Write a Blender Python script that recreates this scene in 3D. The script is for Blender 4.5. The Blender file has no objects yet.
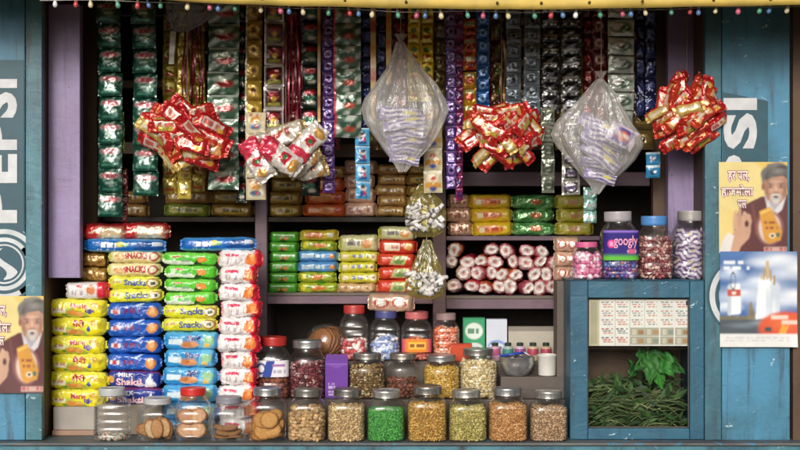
import bpy, bmesh, math, random
import numpy as np
from mathutils import Vector, Matrix, noise

R = math.radians
rng = random.Random(11)
scene = bpy.context.scene
COL = scene.collection

# ------------------------------------------------------------------ measures
CAM_D, PXM, EYE = 4.5, 1 / 300.0, 1.57
def S(d): return (CAM_D + d) / CAM_D * PXM
def at(px, py, d=0.0):
    s = S(d)
    return Vector(((px - 400) * s, d, EYE + (225 - py) * s))
COUNTER_Z = EYE - 214 * PXM

def hx(c):
    if not isinstance(c, str): return tuple(c)
    c = c.lstrip('#')
    o = []
    for i in (0, 2, 4):
        v = int(c[i:i + 2], 16) / 255
        o.append(v / 12.92 if v <= .04045 else ((v + .055) / 1.055) ** 2.4)
    return tuple(o)

# ------------------------------------------------------------------ materials
def new_mat(name):
    m = bpy.data.materials.new(name); m.use_nodes = True
    nt = m.node_tree; nt.nodes.clear()
    out = nt.nodes.new('ShaderNodeOutputMaterial')
    return m, nt, out
def N(nt, typ, **kw):
    n = nt.nodes.new(typ)
    for k, v in kw.items():
        if k.startswith('i_'): n.inputs[k[2:].replace('_', ' ')].default_value = v
        else: setattr(n, k, v)
    return n
def L(nt, a, ao, b, bi): nt.links.new(a.outputs[ao], b.inputs[bi])

def coords(nt, scale=(1, 1, 1)):
    tc = N(nt, 'ShaderNodeTexCoord'); oi = N(nt, 'ShaderNodeObjectInfo')
    add = N(nt, 'ShaderNodeVectorMath', operation='ADD')
    mul = N(nt, 'ShaderNodeVectorMath', operation='SCALE'); mul.inputs['Scale'].default_value = 7.0
    cmb = N(nt, 'ShaderNodeCombineXYZ')
    for a in 'XYZ': L(nt, oi, 'Random', cmb, a)
    L(nt, cmb, 0, mul, 0); L(nt, tc, 'Object', add, 0); L(nt, mul, 0, add, 1)
    mp = N(nt, 'ShaderNodeMapping'); mp.inputs['Scale'].default_value = scale
    L(nt, add, 0, mp, 0)
    return mp, oi

def col_mat(name, rough=.5, metal=0.0, var=.06, vscale=40, bump=0.0, bscale=120, coat=0.0, spec=.5, sss=0.0, objvar=.05, detail=3, rvar=0.0):
    m, nt, out = new_mat(name)
    b = N(nt, 'ShaderNodeBsdfPrincipled')
    b.inputs['Roughness'].default_value = rough; b.inputs['Metallic'].default_value = metal
    b.inputs['Coat Weight'].default_value = coat; b.inputs['Coat Roughness'].default_value = .12
    b.inputs['Specular IOR Level'].default_value = spec
    if sss:
        b.inputs['Subsurface Weight'].default_value = sss
        b.inputs['Subsurface Radius'].default_value = (.004, .003, .002)
    at_ = N(nt, 'ShaderNodeAttribute', attribute_name='Col')
    mp, oi = coords(nt)
    nz = N(nt, 'ShaderNodeTexNoise'); nz.inputs['Scale'].default_value = vscale; nz.inputs['Detail'].default_value = detail
    L(nt, mp, 0, nz, 'Vector')
    mr = N(nt, 'ShaderNodeMapRange'); mr.inputs['From Min'].default_value = .3; mr.inputs['From Max'].default_value = .7
    mr.inputs['To Min'].default_value = 1 - var; mr.inputs['To Max'].default_value = 1 + var * .6
    L(nt, nz, 'Fac', mr, 'Value')
    orr = N(nt, 'ShaderNodeMapRange'); orr.inputs['To Min'].default_value = 1 - objvar; orr.inputs['To Max'].default_value = 1 + objvar
    L(nt, oi, 'Random', orr, 'Value')
    mu = N(nt, 'ShaderNodeMath', operation='MULTIPLY'); L(nt, mr, 0, mu, 0); L(nt, orr, 0, mu, 1)
    sc = N(nt, 'ShaderNodeVectorMath', operation='SCALE'); L(nt, at_, 'Color', sc, 0); L(nt, mu, 0, sc, 'Scale')
    L(nt, sc, 0, b, 'Base Color')
    if rvar:
        rr = N(nt, 'ShaderNodeMapRange'); rr.inputs['From Min'].default_value = .35; rr.inputs['From Max'].default_value = .65
        rr.inputs['To Min'].default_value = max(.05, rough - rvar); rr.inputs['To Max'].default_value = rough + rvar
        L(nt, nz, 'Fac', rr, 'Value'); L(nt, rr, 0, b, 'Roughness')
    if bump:
        n2 = N(nt, 'ShaderNodeTexNoise'); n2.inputs['Scale'].default_value = bscale; n2.inputs['Detail'].default_value = 4
        n2.inputs['Distortion'].default_value = .6
        L(nt, mp, 0, n2, 'Vector')
        bp = N(nt, 'ShaderNodeBump'); bp.inputs['Strength'].default_value = bump; bp.inputs['Distance'].default_value = .003
        L(nt, n2, 'Fac', bp, 'Height'); L(nt, bp, 0, b, 'Normal')
    L(nt, b, 0, out, 0)
    return m

def clear_mat(name, tint=(.96, .97, .96), gloss=.06, rough=.04, haze=.0, hazecol=(.8, .8, .8), edge=.5, bump=0.0, bscale=60, fres=1.45, epow=2.2):
    m, nt, out = new_mat(name)
    tr = N(nt, 'ShaderNodeBsdfTransparent')
    lw = N(nt, 'ShaderNodeLayerWeight'); lw.inputs['Blend'].default_value = .35
    pw = N(nt, 'ShaderNodeMath', operation='POWER'); pw.inputs[1].default_value = epow
    L(nt, lw, 'Facing', pw, 0)
    mx = N(nt, 'ShaderNodeMix', data_type='RGBA')
    mx.inputs[6].default_value = (*tint, 1); mx.inputs[7].default_value = (*[t * edge for t in tint], 1)
    L(nt, pw, 0, mx, 0); L(nt, mx, 2, tr, 'Color')
    gl = N(nt, 'ShaderNodeBsdfGlossy'); gl.inputs['Roughness'].default_value = rough
    gl.inputs['Color'].default_value = (1, 1, 1, 1)
    fr = N(nt, 'ShaderNodeFresnel'); fr.inputs['IOR'].default_value = fres
    ad = N(nt, 'ShaderNodeMath', operation='ADD', use_clamp=True); ad.inputs[1].default_value = gloss
    L(nt, fr, 0, ad, 0)
    mn = N(nt, 'ShaderNodeMath', operation='MINIMUM'); mn.inputs[1].default_value = .38; L(nt, ad, 0, mn, 0)
    ms = N(nt, 'ShaderNodeMixShader'); L(nt, mn, 0, ms, 0); L(nt, tr, 0, ms, 1); L(nt, gl, 0, ms, 2)
    last = ms
    if bump:
        mp, oi = coords(nt, (1, 1, .35))
        n2 = N(nt, 'ShaderNodeTexNoise'); n2.inputs['Scale'].default_value = bscale; n2.inputs['Detail'].default_value = 3
        n2.inputs['Distortion'].default_value = 1.0
        L(nt, mp, 0, n2, 'Vector')
        bp = N(nt, 'ShaderNodeBump'); bp.inputs['Strength'].default_value = bump; bp.inputs['Distance'].default_value = .01
        L(nt, n2, 'Fac', bp, 'Height'); L(nt, bp, 0, gl, 'Normal'); L(nt, bp, 0, fr, 'Normal')
    if haze:
        df = N(nt, 'ShaderNodeBsdfDiffuse'); df.inputs['Color'].default_value = (*hazecol, 1)
        tl = N(nt, 'ShaderNodeBsdfTranslucent'); tl.inputs['Color'].default_value = (*hazecol, 1)
        h0 = N(nt, 'ShaderNodeMixShader'); h0.inputs[0].default_value = .4; L(nt, df, 0, h0, 1); L(nt, tl, 0, h0, 2)
        mr = N(nt, 'ShaderNodeMapRange'); mr.inputs['To Min'].default_value = haze * .55; mr.inputs['To Max'].default_value = min(1, haze * 3.5)
        L(nt, pw, 0, mr, 'Value')
        h1 = N(nt, 'ShaderNodeMixShader'); L(nt, mr, 0, h1, 0); L(nt, ms, 0, h1, 1); L(nt, h0, 0, h1, 2)
        last = h1
    L(nt, last, 0, out, 0)
    return m

def paint_mat(name, c1, c2, chip, rough=.5, streak=.5, chipamt=.62, dirt=(.03, .025, .02), grain=False):
    m, nt, out = new_mat(name)
    b = N(nt, 'ShaderNodeBsdfPrincipled'); b.inputs['Roughness'].default_value = rough
    tc0 = N(nt, 'ShaderNodeTexCoord'); oi = N(nt, 'ShaderNodeObjectInfo'); tc = N(nt, 'ShaderNodeVectorMath', operation='ADD')
    ms_ = N(nt, 'ShaderNodeMath', operation='MULTIPLY'); ms_.inputs[1].default_value = 23; L(nt, oi, 'Random', ms_, 0)
    L(nt, tc0, 'Object', tc, 0); L(nt, ms_, 0, tc, 1)
    def tex(scale, sv, det=5, dist=.3):
        mp = N(nt, 'ShaderNodeMapping'); mp.inputs['Scale'].default_value = sv; L(nt, tc, 0, mp, 0)
        t = N(nt, 'ShaderNodeTexNoise'); t.inputs['Scale'].default_value = scale; t.inputs['Detail'].default_value = det
        t.inputs['Roughness'].default_value = .62; t.inputs['Distortion'].default_value = dist
        L(nt, mp, 0, t, 'Vector'); return t
    def ramp(t, a, bb):
        r = N(nt, 'ShaderNodeMapRange', interpolation_type='SMOOTHSTEP'); r.inputs['From Min'].default_value = a; r.inputs['From Max'].default_value = bb
        L(nt, t, 'Fac', r, 'Value'); return r
    t1 = ramp(tex(5, (1, 1, .6)), .35, .65)
    mx = N(nt, 'ShaderNodeMix', data_type='RGBA'); mx.inputs[6].default_value = (*hx(c1), 1); mx.inputs[7].default_value = (*hx(c2), 1)
    L(nt, t1, 0, mx, 0)
    t2 = ramp(tex(26, (1, 1, .09) if not grain else (.06, 1, 1), 6), .5, .75)
    m2 = N(nt, 'ShaderNodeMath', operation='MULTIPLY'); m2.inputs[1].default_value = streak; L(nt, t2, 0, m2, 0)
    mx2 = N(nt, 'ShaderNodeMix', data_type='RGBA'); mx2.inputs[7].default_value = (*dirt, 1)
    L(nt, m2, 0, mx2, 0); L(nt, mx, 2, mx2, 6)
    tch = tex(14, (1, 1, 1.6), 8, 1.2)
    t3 = ramp(tch, chipamt, chipamt + .03)
    mx3 = N(nt, 'ShaderNodeMix', data_type='RGBA'); mx3.inputs[7].default_value = (*hx(chip), 1)
    L(nt, t3, 0, mx3, 0); L(nt, mx2, 2, mx3, 6)
    t4 = ramp(tex(55, (1, 1, 1), 5), .66, .72)
    mx4 = N(nt, 'ShaderNodeMix', data_type='RGBA'); mx4.inputs[7].default_value = (*dirt, 1)
    m4 = N(nt, 'ShaderNodeMath', operation='MULTIPLY'); m4.inputs[1].default_value = .7; L(nt, t4, 0, m4, 0)
    L(nt, m4, 0, mx4, 0); L(nt, mx3, 2, mx4, 6); L(nt, mx4, 2, b, 'Base Color')
    bp = N(nt, 'ShaderNodeBump'); bp.inputs['Strength'].default_value = .6; bp.inputs['Distance'].default_value = .003
    L(nt, tch, 'Fac', bp, 'Height'); L(nt, bp, 0, b, 'Normal')
    L(nt, b, 0, out, 0)
    return m

M = {}
M['film'] = col_mat('printed_film', .3, 0, .08, 30, .8, 60, .4)
M['foil'] = col_mat('foil_film', .2, .3, .15, 30, .9, 60, .5)
M['foilm'] = col_mat('shiny_foil', .18, .6, .2, 35, .95, 55, .4)
M['paper'] = col_mat('paper', .75, 0, .05, 20, .12, 60)
M['card'] = col_mat('cardboard', .8, 0, .12, 15, .2, 120)
M['matte'] = col_mat('matte_stuff', .6, 0, .1, 60, .2, 150)
M['plastic'] = col_mat('plastic', .38, 0, .06, 30, .05, 200)
M['food'] = col_mat('snack_crumb', .55, 0, .22, 160, .5, 260, 0, .4, .0, .02)
M['leaf'] = col_mat('leaf_green', .6, 0, .35, 40, .3, 90)
M['steel'] = col_mat('dull_steel', .3, .75, .3, 45, .2, 120, objvar=.1)
M['print'] = col_mat('sun_faded_print', .5, 0, .09, 14, .3, 14, detail=6)
M['sign'] = col_mat('sign_paint', .5, 0, .14, 25, .1, 60)
M['bulb'] = col_mat('coloured_bulb', .25, 0, .02, 30, 0, 60, .3)
M['tarp'] = col_mat('tarpaulin', .6, 0, .28, 9, .5, 18, detail=6)
M['glass'] = clear_mat('jar_glass', (.98, .99, .985), .015, .06, .03, (.75, .76, .73), .6, fres=1.42, epow=4)
M['pane'] = clear_mat('window_glass', (.97, .98, .98), .0, .02, .0, (.6, .62, .6), .8, fres=1.16)
M['pet'] = clear_mat('clear_jar_plastic', (.98, .98, .98), .02, .12, .045, (.85, .85, .85), .72, .15, 25, fres=1.4, epow=4)
M['bag'] = clear_mat('clear_bag_film', (.985, .985, .98), .04, .3, .36, (.98, .96, .93), .95, .7, 60, fres=1.4)
M['ybag'] = clear_mat('yellow_bag_film', (.96, .9, .45), .06, .18, .26, (.8, .72, .28), .8, .9, 40)
M['gbag'] = clear_mat('grey_bag_film', (.8, .8, .8), .06, .2, .4, (.5, .5, .5), .7, .9, 30)
M['blue'] = paint_mat('blue_paint', '#4a8aac', '#37697c', '#a9c4cc', .45, .8, .64)
M['teal'] = paint_mat('teal_paint', '#4d8593', '#35606f', '#8fb0b6', .45, .8, .65)
M['cab'] = paint_mat('deep_blue_paint', '#1e5069', '#2c637b', '#b9cdd4', .42, .6, .65)
M['ledge'] = paint_mat('worn_ledge', '#4f5052', '#676a6b', '#3b7fa0', .55, .6, .58, grain=True)
M['purple'] = paint_mat('lilac_paint', '#9a89b4', '#8a799e', '#54455a', .5, .4, .69)
M['mauve'] = paint_mat('mauve_shelf_paint', '#66525f', '#785f6c', '#3a2c30', .55, .45, .66, grain=True)
M['brown'] = paint_mat('old_brown_wood', '#4a3628', '#5d4532', '#2a1c14', .6, .5, .7)
M['dark'] = paint_mat('dark_brown_board', '#2e2724', '#3d332d', '#1a1513', .7, .4, .7)  # dark brown boards with random mottling
M['step'] = paint_mat('grey_brown_wood', '#5d534d', '#6e645c', '#39312d', .65, .5, .68, grain=True)

# ------------------------------------------------------------------ mesh builder
class MB:
    def __init__(s): s.v = []; s.f = []; s.c = []; s.m = []
    def add(s, vs, fs, col, mat=0):
        o = len(s.v); s.v += [tuple(p) for p in vs]
        if isinstance(col, np.ndarray) and col.ndim == 2: s.c += [tuple(x) for x in col]
        else:
            c = hx(col); s.c += [c] * len(vs)
        s.f += [tuple(i + o for i in f) for f in fs]; s.m += [mat] * len(fs)
        return s
    def box(s, x0, x1, y0, y1, z0, z1, col='#808080', mat=0):
        return s.add([(x0, y0, z0), (x1, y0, z0), (x1, y1, z0), (x0, y1, z0), (x0, y0, z1), (x1, y0, z1), (x1, y1, z1), (x0, y1, z1)],
              [(0, 3, 2, 1), (4, 5, 6, 7), (0, 1, 5, 4), (1, 2, 6, 5), (2, 3, 7, 6), (3, 0, 4, 7)], col, mat)
    def tube(s, pts, r, col='#808080', n=6, mat=0, taper=None):
        pts = [Vector(p) for p in pts]; vs = []; fs = []
        for i, p in enumerate(pts):
            t = (pts[min(i + 1, len(pts) - 1)] - pts[max(i - 1, 0)]).normalized()
            a = t.cross(Vector((.31, .17, .93)));
            if a.length < 1e-4: a = t.cross(Vector((1, 0, 0)))
            a.normalize(); b = t.cross(a)
            rr = r if taper is None else r + (taper - r) * i / (len(pts) - 1)
            for k in range(n):
                q = 2 * math.pi * k / n
                vs.append(p + a * math.cos(q) * rr + b * math.sin(q) * rr)
        for i in range(len(pts) - 1):
            for k in range(n):
                k2 = (k + 1) % n
                fs.append((i * n + k, i * n + k2, (i + 1) * n + k2, (i + 1) * n + k))
        fs.append(tuple(reversed(range(n)))); fs.append(tuple((len(pts) - 1) * n + k for k in range(n)))
        return s.add(vs, fs, col, mat)
    def lathe(s, prof, n=32, sq=2.0, col='#808080', mat=0, cap=True, off=(0, 0, 0), jit=None, cols=None):
        """prof: (radius, z[, squareness])"""
        vs = []; fs = []; cc = []
        for j, p in enumerate(prof):
            r, z = p[0], p[1]; q = 2.0 / (p[2] if len(p) > 2 else sq)
            for k in range(n):
                a = 2 * math.pi * k / n; c, d = math.cos(a), math.sin(a)
                rr = r * (jit(a, z) if jit else 1)
                vs.append((off[0] + rr * math.copysign(abs(c) ** q, c), off[1] + rr * math.copysign(abs(d) ** q, d), off[2] + z))
                if cols: cc.append(hx(cols[j]))
        for i in range(len(prof) - 1):
            for k in range(n):
                k2 = (k + 1) % n
                fs.append((i * n + k, i * n + k2, (i + 1) * n + k2, (i + 1) * n + k))
        if cap:
            fs.append(tuple(reversed(range(n)))); fs.append(tuple((len(prof) - 1) * n + k for k in range(n)))
        return s.add(vs, fs, np.array(cc) if cols else col, mat)
    def xform(s, mx, start=0):
        for i in range(start, len(s.v)): s.v[i] = tuple(mx @ Vector(s.v[i]))
        return s
    def mesh(s, name, mats, smooth=True, angle=None):
        me = bpy.data.meshes.new(name)
        me.from_pydata(s.v, [], s.f)
        ca = me.color_attributes.new('Col', 'FLOAT_COLOR', 'POINT')
        arr = np.ones((len(s.v), 4), np.float32); arr[:, :3] = np.array(s.c, np.float32).reshape(-1, 3)
        ca.data.foreach_set('color', arr.ravel())
        if not isinstance(mats, (list, tuple)): mats = [mats]
        for m in mats: me.materials.append(M[m])
        me.polygons.foreach_set('material_index', s.m)
        if smooth:
            me.polygons.foreach_set('use_smooth', [True] * len(s.f))
            if angle: me.set_sharp_from_angle(angle=R(angle))
        me.update()
        return me
    def build(s, name, mats, parent=None, smooth=True, angle=None, loc=None, bevel=0):
        return link(name, s.mesh(name, mats, smooth, angle), parent, loc, bevel)

def link(name, me, parent=None, loc=None, bevel=0):
    o = bpy.data.objects.new(name, me); COL.objects.link(o)
    if parent: o.parent = parent
    if loc is not None: o.location = loc
    if bevel:
        b = o.modifiers.new('edge', 'BEVEL'); b.width = bevel; b.segments = 2; b.limit_method = 'ANGLE'
    return o
def tag(o, label=None, cat=None, group=None, kind=None):
    if label: o['label'] = label
    if cat: o['category'] = cat
    if group: o['group'] = group
    if kind: o['kind'] = kind
    return o
def thing(name, label, cat, loc=(0, 0, 0), group=None, rot=(0, 0, 0)):
    o = bpy.data.objects.new(name, None); COL.objects.link(o); o.empty_display_size = .05
    o.location = loc; o.rotation_euler = rot
    return tag(o, label, cat, group)
ORD = ['first', 'second', 'third', 'fourth', 'fifth', 'sixth', 'seventh', 'eighth', 'ninth', 'tenth', 'eleventh', 'twelfth', 'thirteenth']

# ------------------------------------------------------------------ print designs
def pip(poly, U, V):
    ins = np.zeros(U.shape, bool); n = len(poly)
    for i in range(n):
        x1, y1 = poly[i]; x2, y2 = poly[(i + 1) % n]
        if y1 == y2: continue
        c = ((V < y1) != (V < y2)) & (U < (x2 - x1) * (V - y1) / (y2 - y1) + x1)
        ins ^= c
    return ins
def hsh(a, b, s): 
    x = np.sin(a * 12.9898 + b * 78.233 + s * 37.719) * 43758.5453
    return x - np.floor(x)
def paint(base, layers, U, V):
    """U 0..1 left to right, V -1..1 upward"""
    C = np.tile(np.array(hx(base), float), (U.size, 1)); U = U.ravel(); V = V.ravel()
    for l in layers:
        k = l[0]; col = np.array(hx(l[-1]))
        if k == 'r': w = ((U >= l[1]) & (U <= l[2]) & (V >= l[3]) & (V <= l[4])).astype(float)
        elif k == 'e': w = np.clip(((1 - np.sqrt(((U - l[1]) / l[3]) ** 2 + ((V - l[2]) / l[4]) ** 2)) * 6 + .5), 0, 1)
        elif k == 'E':  # soft blot of ink
            w = .75 * np.clip(1 - np.sqrt(((U - l[1]) / l[3]) ** 2 + ((V - l[2]) / l[4]) ** 2), 0, 1)
        elif k == 'o':  # ring
            q = np.sqrt(((U - l[1]) / l[3]) ** 2 + ((V - l[2]) / l[4]) ** 2); w = ((q < 1) & (q > l[5])).astype(float)
        elif k == 'p': w = pip(l[1], U, V).astype(float)
        elif k == 's':  # illegible small print
            u0, u1, v0, v1, n = l[1:6]
            ins = (U >= u0) & (U <= u1) & (V >= v0) & (V <= v1)
            cu = np.floor((U - u0) / (u1 - u0) * n); w = (ins & (hsh(cu, 3, n) > .38)).astype(float) * .85
        elif k == 'g':  # smooth blend across u or v
            ax, a, b = l[1], l[2], l[3]; q = U if ax == 'u' else V
            w = np.clip((q - a) / (b - a), 0, 1)
        elif k == 'n':  # marbled ink; also foil glints painted into the colour
            sc, th, seed = l[1:4]
            f = np.sin(U * sc + seed) * np.sin(V * sc * .45 + seed * 2.1) + .6 * np.sin(U * sc * 1.9 - V * sc * .8 + seed * 5)
            w = np.clip((f - th) * 4, 0, 1)
        elif k == 'w':  # wavy stripes
            fr, th, amp = l[1:4]
            w = (np.sin(V * fr + amp * np.sin(U * 9)) > th).astype(float)
        C = C * (1 - w[:, None]) + col[None, :] * w[:, None]
    return C

_text = {}
def text_shape(t, bold=.0):
    key = (t, bold)
    if key not in _text:
        cu = bpy.data.curves.new('lettering', 'FONT'); cu.body = t; cu.offset = bold; cu.resolution_u = 3
        ob = bpy.data.objects.new('lettering', cu); COL.objects.link(ob)
        bpy.context.view_layer.update()
        dg = bpy.context.evaluated_depsgraph_get()
        me = ob.evaluated_get(dg).to_mesh()
        vs = np.array([v.co[:2] for v in me.vertices]) if len(me.vertices) else np.zeros((0, 2))
        fs = [tuple(p.vertices) for p in me.polygons]
        ob.evaluated_get(dg).to_mesh_clear()
        bpy.data.objects.remove(ob); bpy.data.curves.remove(cu)
        if len(vs):
            mn = vs.min(0); mx = vs.max(0); vs = (vs - mn) / (mx[1] - mn[1])
        _text[key] = (vs, fs)
    return _text[key]

DES = {}   # name: (base, layers, texts)   text: (string, u_left, u_right, v_low, v_high, colour, bold)
W_, K_ = '#ece9e4', '#15120f'
def des(n, base, layers=(), texts=()): DES[n] = (base, list(layers), list(texts))
_MG = [('g', 'v', .55, 1.3, '#f3ef7a'), ('p', [(.3, -.95), (.33, -.1), (.55, -.2), (.72, -.95)], '#9dbb4a'), ('r', .1, .31, -.45, .12, '#ece7c8'), ('s', .12, .29, -.28, -.05, 7, '#c4574f'),
       ('e', .43, -.5, .1, .33, '#d7913f'), ('e', .55, -.62, .06, .26, '#e3a757'), ('e', .78, .38, .075, .28, '#d1ab3a'), ('e', .88, .1, .05, .3, '#c7b22f'), ('e', .7, -.35, .035, .25, '#3d5ba8'), ('e', .3, -.7, .05, .12, '#5c9a3c')]
des('yellow_marie', '#e9de1c', _MG, [('Marie', .40, .66, .02, .55, '#c2325c', .02), ('Biz', .63, .78, -.38, .0, '#6a4a9c', .02)])
des('yellow_hindi', '#e9de1c', _MG, [('मैरी', .42, .64, -.05, .68, '#c21f52', .02)])
_LB = [('g', 'v', .5, 1.4, '#79c7ea'), ('p', [(.62, -1), (.72, 1), (.92, 1), (.9, -1)], '#6fbfe2'), ('r', .1, .34, -.35, .3, '#d8eaf2'), ('s', .13, .32, -.1, .1, 8, '#b83f52'), ('e', .48, -.42, .16, .4, '#e2a06a'), ('e', .42, -.35, .08, .25, '#c97f48'), ('e', .82, .1, .1, .5, '#9bcf9c'), ('e', .78, -.5, .06, .25, '#e5c46a')]
des('blue_marie', '#2f97d4', _LB, [('Marie', .43, .68, .12, .66, '#4b2372', .02)])
des('blue_hindi', '#2f97d4', _LB, [('मैरी', .45, .66, .0, .7, '#4b2372', .02)])
des('milk', '#22388f', [('n', 9, .9, 2, '#3350ad'), ('g', 'v', .75, 1.2, '#c24432'), ('e', .1, .0, .07, .42, '#d8a050'), ('p', [(.7, -.85), (.74, -.1), (.8, .75), (.83, .0), (.93, -.5), (.9, -.9)], '#e8e6ea'), ('e', .62, -.6, .1, .2, '#cfd3ea')],
    [('MILK', .24, .5, .22, .68, '#f1eef2', .03), ('Shakti', .2, .66, -.6, .1, '#f3c3c4', .03)])
des('blue_cream', '#1b55b4', [('n', 13, 1.0, 4, '#3f7bd0'), ('p', [(.5, .6), (.62, .95), (.7, .95), (.56, .5)], '#bcd0ea'), ('e', .18, 0, .1, .32, '#e6dfe2'), ('e', .18, 0, .08, .2, '#b63247'), ('s', .34, .6, -.25, .3, 9, '#7d1f55'), ('e', .83, -.05, .1, .62, '#d98d45'), ('e', .83, -.05, .06, .38, '#eab072')])  # pale slanting stripe near the top is a painted wrapper glint
des('lemon', '#dcdc2c', [('g', 'v', .5, 1.2, '#f1ef86'), ('e', .17, .1, .12, .22, '#e6d6c0'), ('s', .1, .25, .02, .2, 7, '#c47a55'), ('e', .86, 0, .12, .75, '#f0ebc9'), ('o', .86, 0, .12, .75, .72, '#b98a2e'), ('e', .86, 0, .05, .3, '#3a2d12')], [('Snacks', .32, .74, -.42, .5, '#4c5f9e', .03)])
des('cream', '#e8dba4', [('g', 'u', .12, .0, '#c9d23c'), ('e', .24, .05, .09, .55, '#d89a54'), ('e', .24, .05, .06, .35, '#e4b57c'), ('e', .86, 0, .1, .72, '#a4462e'), ('e', .86, 0, .065, .42, '#ecdcc0'), ('r', .34, .74, -.75, -.55, '#d8b44c')], [('SNACKS', .33, .74, -.35, .55, '#b5243c', .04)])
des('long_blue', '#1464b6', [('p', [(.6, -.9), (.72, .9), (.98, .9), (.98, -.9)], '#0c4a92'), ('r', 0, 1, -.98, -.72, '#5fa8dc'), ('g', 'v', .6, 1.1, '#5aa9e2'), ('e', .46, .2, .06, .4, '#d3d044'), ('e', .52, .15, .04, .3, '#77b858'), ('s', .86, .96, .1, .6, 5, '#dfe9f2'), ('s', .18, .4, -.68, -.5, 12, '#cfe3f2'), ('s', .2, .42, -.3, .45, 10, '#eef4f8')])
des('green', '#55c22c', [('g', 'v', .45, 1.2, '#93df5e'), ('p', [(.0, -1), (.0, -.2), (.5, -.25), (.62, -.75), (.55, -1)], '#d9e6cf'), ('r', .2, .36, .2, .5, '#d7555a'), ('s', .18, .5, -.45, .05, 13, '#7fa883'), ('p', [(.56, -.9), (.62, -.1), (.75, -.9)], '#1c4a1e'), ('p', [(.6, .1), (.72, .45), (.82, .05), (.78, -.45), (.66, -.5)], '#e08a35'), ('r', 0, 1, -1, -.86, '#2f8a1c')])
des('white_red', '#ebe5e4', [('g', 'v', -.6, -1.2, '#c9c2c4'), ('s', .2, .58, -.55, .05, 12, '#b3aab0'), ('r', .18, .5, .3, .62, '#d43a5e'), ('g', 'u', .78, .84, '#dc1e3c'), ('p', [(.62, -.5), (.68, .55), (.86, .7), (.9, -.4), (.76, -.75)], '#e9803c'), ('p', [(.7, -.1), (.76, .4), (.84, .3), (.82, -.3)], '#f0a661'), ('g', 'u', .05, .0, '#d43054')])
des('white_top', '#e9e4e2', [('s', .18, .55, -.5, -.05, 12, '#a9a3a8'), ('r', .28, .42, .35, .6, '#cf5560'), ('e', .62, .1, .1, .55, '#dc8247'), ('g', 'u', .72, .78, '#d6243c')])
des('bronze', '#a97f3c', [('n', 7, .5, 1, '#c9a25a'), ('n', 11, .9, 3, '#7a5726')])
des('bread', '#c9302c', [('g', 'u', .3, .45, '#e8cfa8'), ('g', 'u', .8, .95, '#b92a2a'), ('n', 9, .7, 2, '#f0e2c4'), ('g', 'v', .2, .9, '#a5232a')])
# shelf packs
des('sh_green', '#3f8f26', [('g', 'v', .4, 1.2, '#6db648'), ('e', .5, -.15, .16, .4, '#c06a2a'), ('p', [(.3, -.9), (.45, -.2), (.62, -.9)], '#214f16')])
des('sh_choc', '#c8b23a', [('e', .4, 0, .26, .6, '#b9642a'), ('e', .42, 0, .15, .36, '#d98f4c'), ('r', .74, .9, -.5, .5, '#c8c8a8')])
des('sh_ylgreen', '#9fae2c', [('e', .5, 0, .2, .5, '#c97b32'), ('n', 10, .6, 2, '#4f8a28'), ('r', .05, .2, -.6, .6, '#d9c93a')])
des('sh_blue', '#5590c4', [('r', .12, .42, -.4, .4, '#b9d0e2'), ('s', .45, .7, -.3, .3, 8, '#d2ded9'), ('e', .85, 0, .07, .4, '#d8873f')])
des('sh_lemon', '#c9c43a', [('e', .16, 0, .1, .5, '#d6c69a'), ('e', .86, 0, .09, .6, '#e6dca8'), ('e', .86, 0, .04, .3, '#8a5a20'), ('s', .34, .74, -.35, .4, 9, '#5a6494')])
des('sh_silver', '#c2bf8f', [('e', .72, -.1, .14, .5, '#cf8f4e'), ('s', .25, .6, -.3, .3, 8, '#4b3f5e'), ('g', 'u', .15, 0, '#b8b430')])
des('sh_beige', '#c2a070', [('s', .2, .8, -.3, .3, 12, '#9a6a48')])
des('sh_red', '#cf3f2a', [('r', .15, .55, -.6, .6, '#e8d9c2'), ('s', .2, .9, -.3, .2, 11, '#b14228'), ('e', .78, .1, .12, .5, '#d8a04a')])
des('sh_redgreen', '#c9432c', [('p', [(.3, -.8), (.4, .7), (.8, .7), (.7, -.8)], '#b8b878'), ('e', .55, -.2, .14, .4, '#6f8a4a')])
des('sh_brown', '#a87f48', [('r', .08, .92, -.35, .45, '#c8a864'), ('s', .2, .8, -.2, .25, 11, '#5f3a22')])
des('sh_brown2', '#9c7a38', [('e', .5, 0, .4, .6, '#c8ac50'), ('s', .25, .75, -.2, .25, 10, '#4a3a1a')])
des('sh_olive', '#7c8a32', [('e', .5, 0, .4, .55, '#b0aa4a'), ('s', .25, .75, -.2, .2, 10, '#3d4a1e')])
des('sh_orange', '#d0602e', [('e', .5, 0, .38, .55, '#d98a4a'), ('e', .8, 0, .08, .4, '#b92f26')])
des('sh_pink', '#cfa48c', [('n', 9, .5, 3, '#d4b49c'), ('s', .15, .8, -.4, .3, 9, '#8a4a3f')])
des('sh_yellow', '#cfae26', [('e', .42, 0, .34, .62, '#d8873a'), ('s', .2, .75, -.25, .3, 10, '#b23a2a'), ('r', .16, .3, -.4, .3, '#d8cfa0')])
des('sh_gbag', '#4f8f4c', [('n', 8, .3, 2, '#86b57c'), ('e', .55, 0, .15, .4, '#a5623c')])
des('sh_ol', '#a8a030', [('n', 8, .3, 4, '#c2b860'), ('e', .5, -.1, .18, .4, '#b2804a')])
des('peach', '#d8b49c', [('e', .3, 0, .16, .6, '#efe6dc'), ('e', .68, 0, .16, .6, '#efe3d8'), ('o', .3, 0, .16, .6, .7, '#c9573f'), ('o', .68, 0, .16, .6, .7, '#c9573f')])
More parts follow.
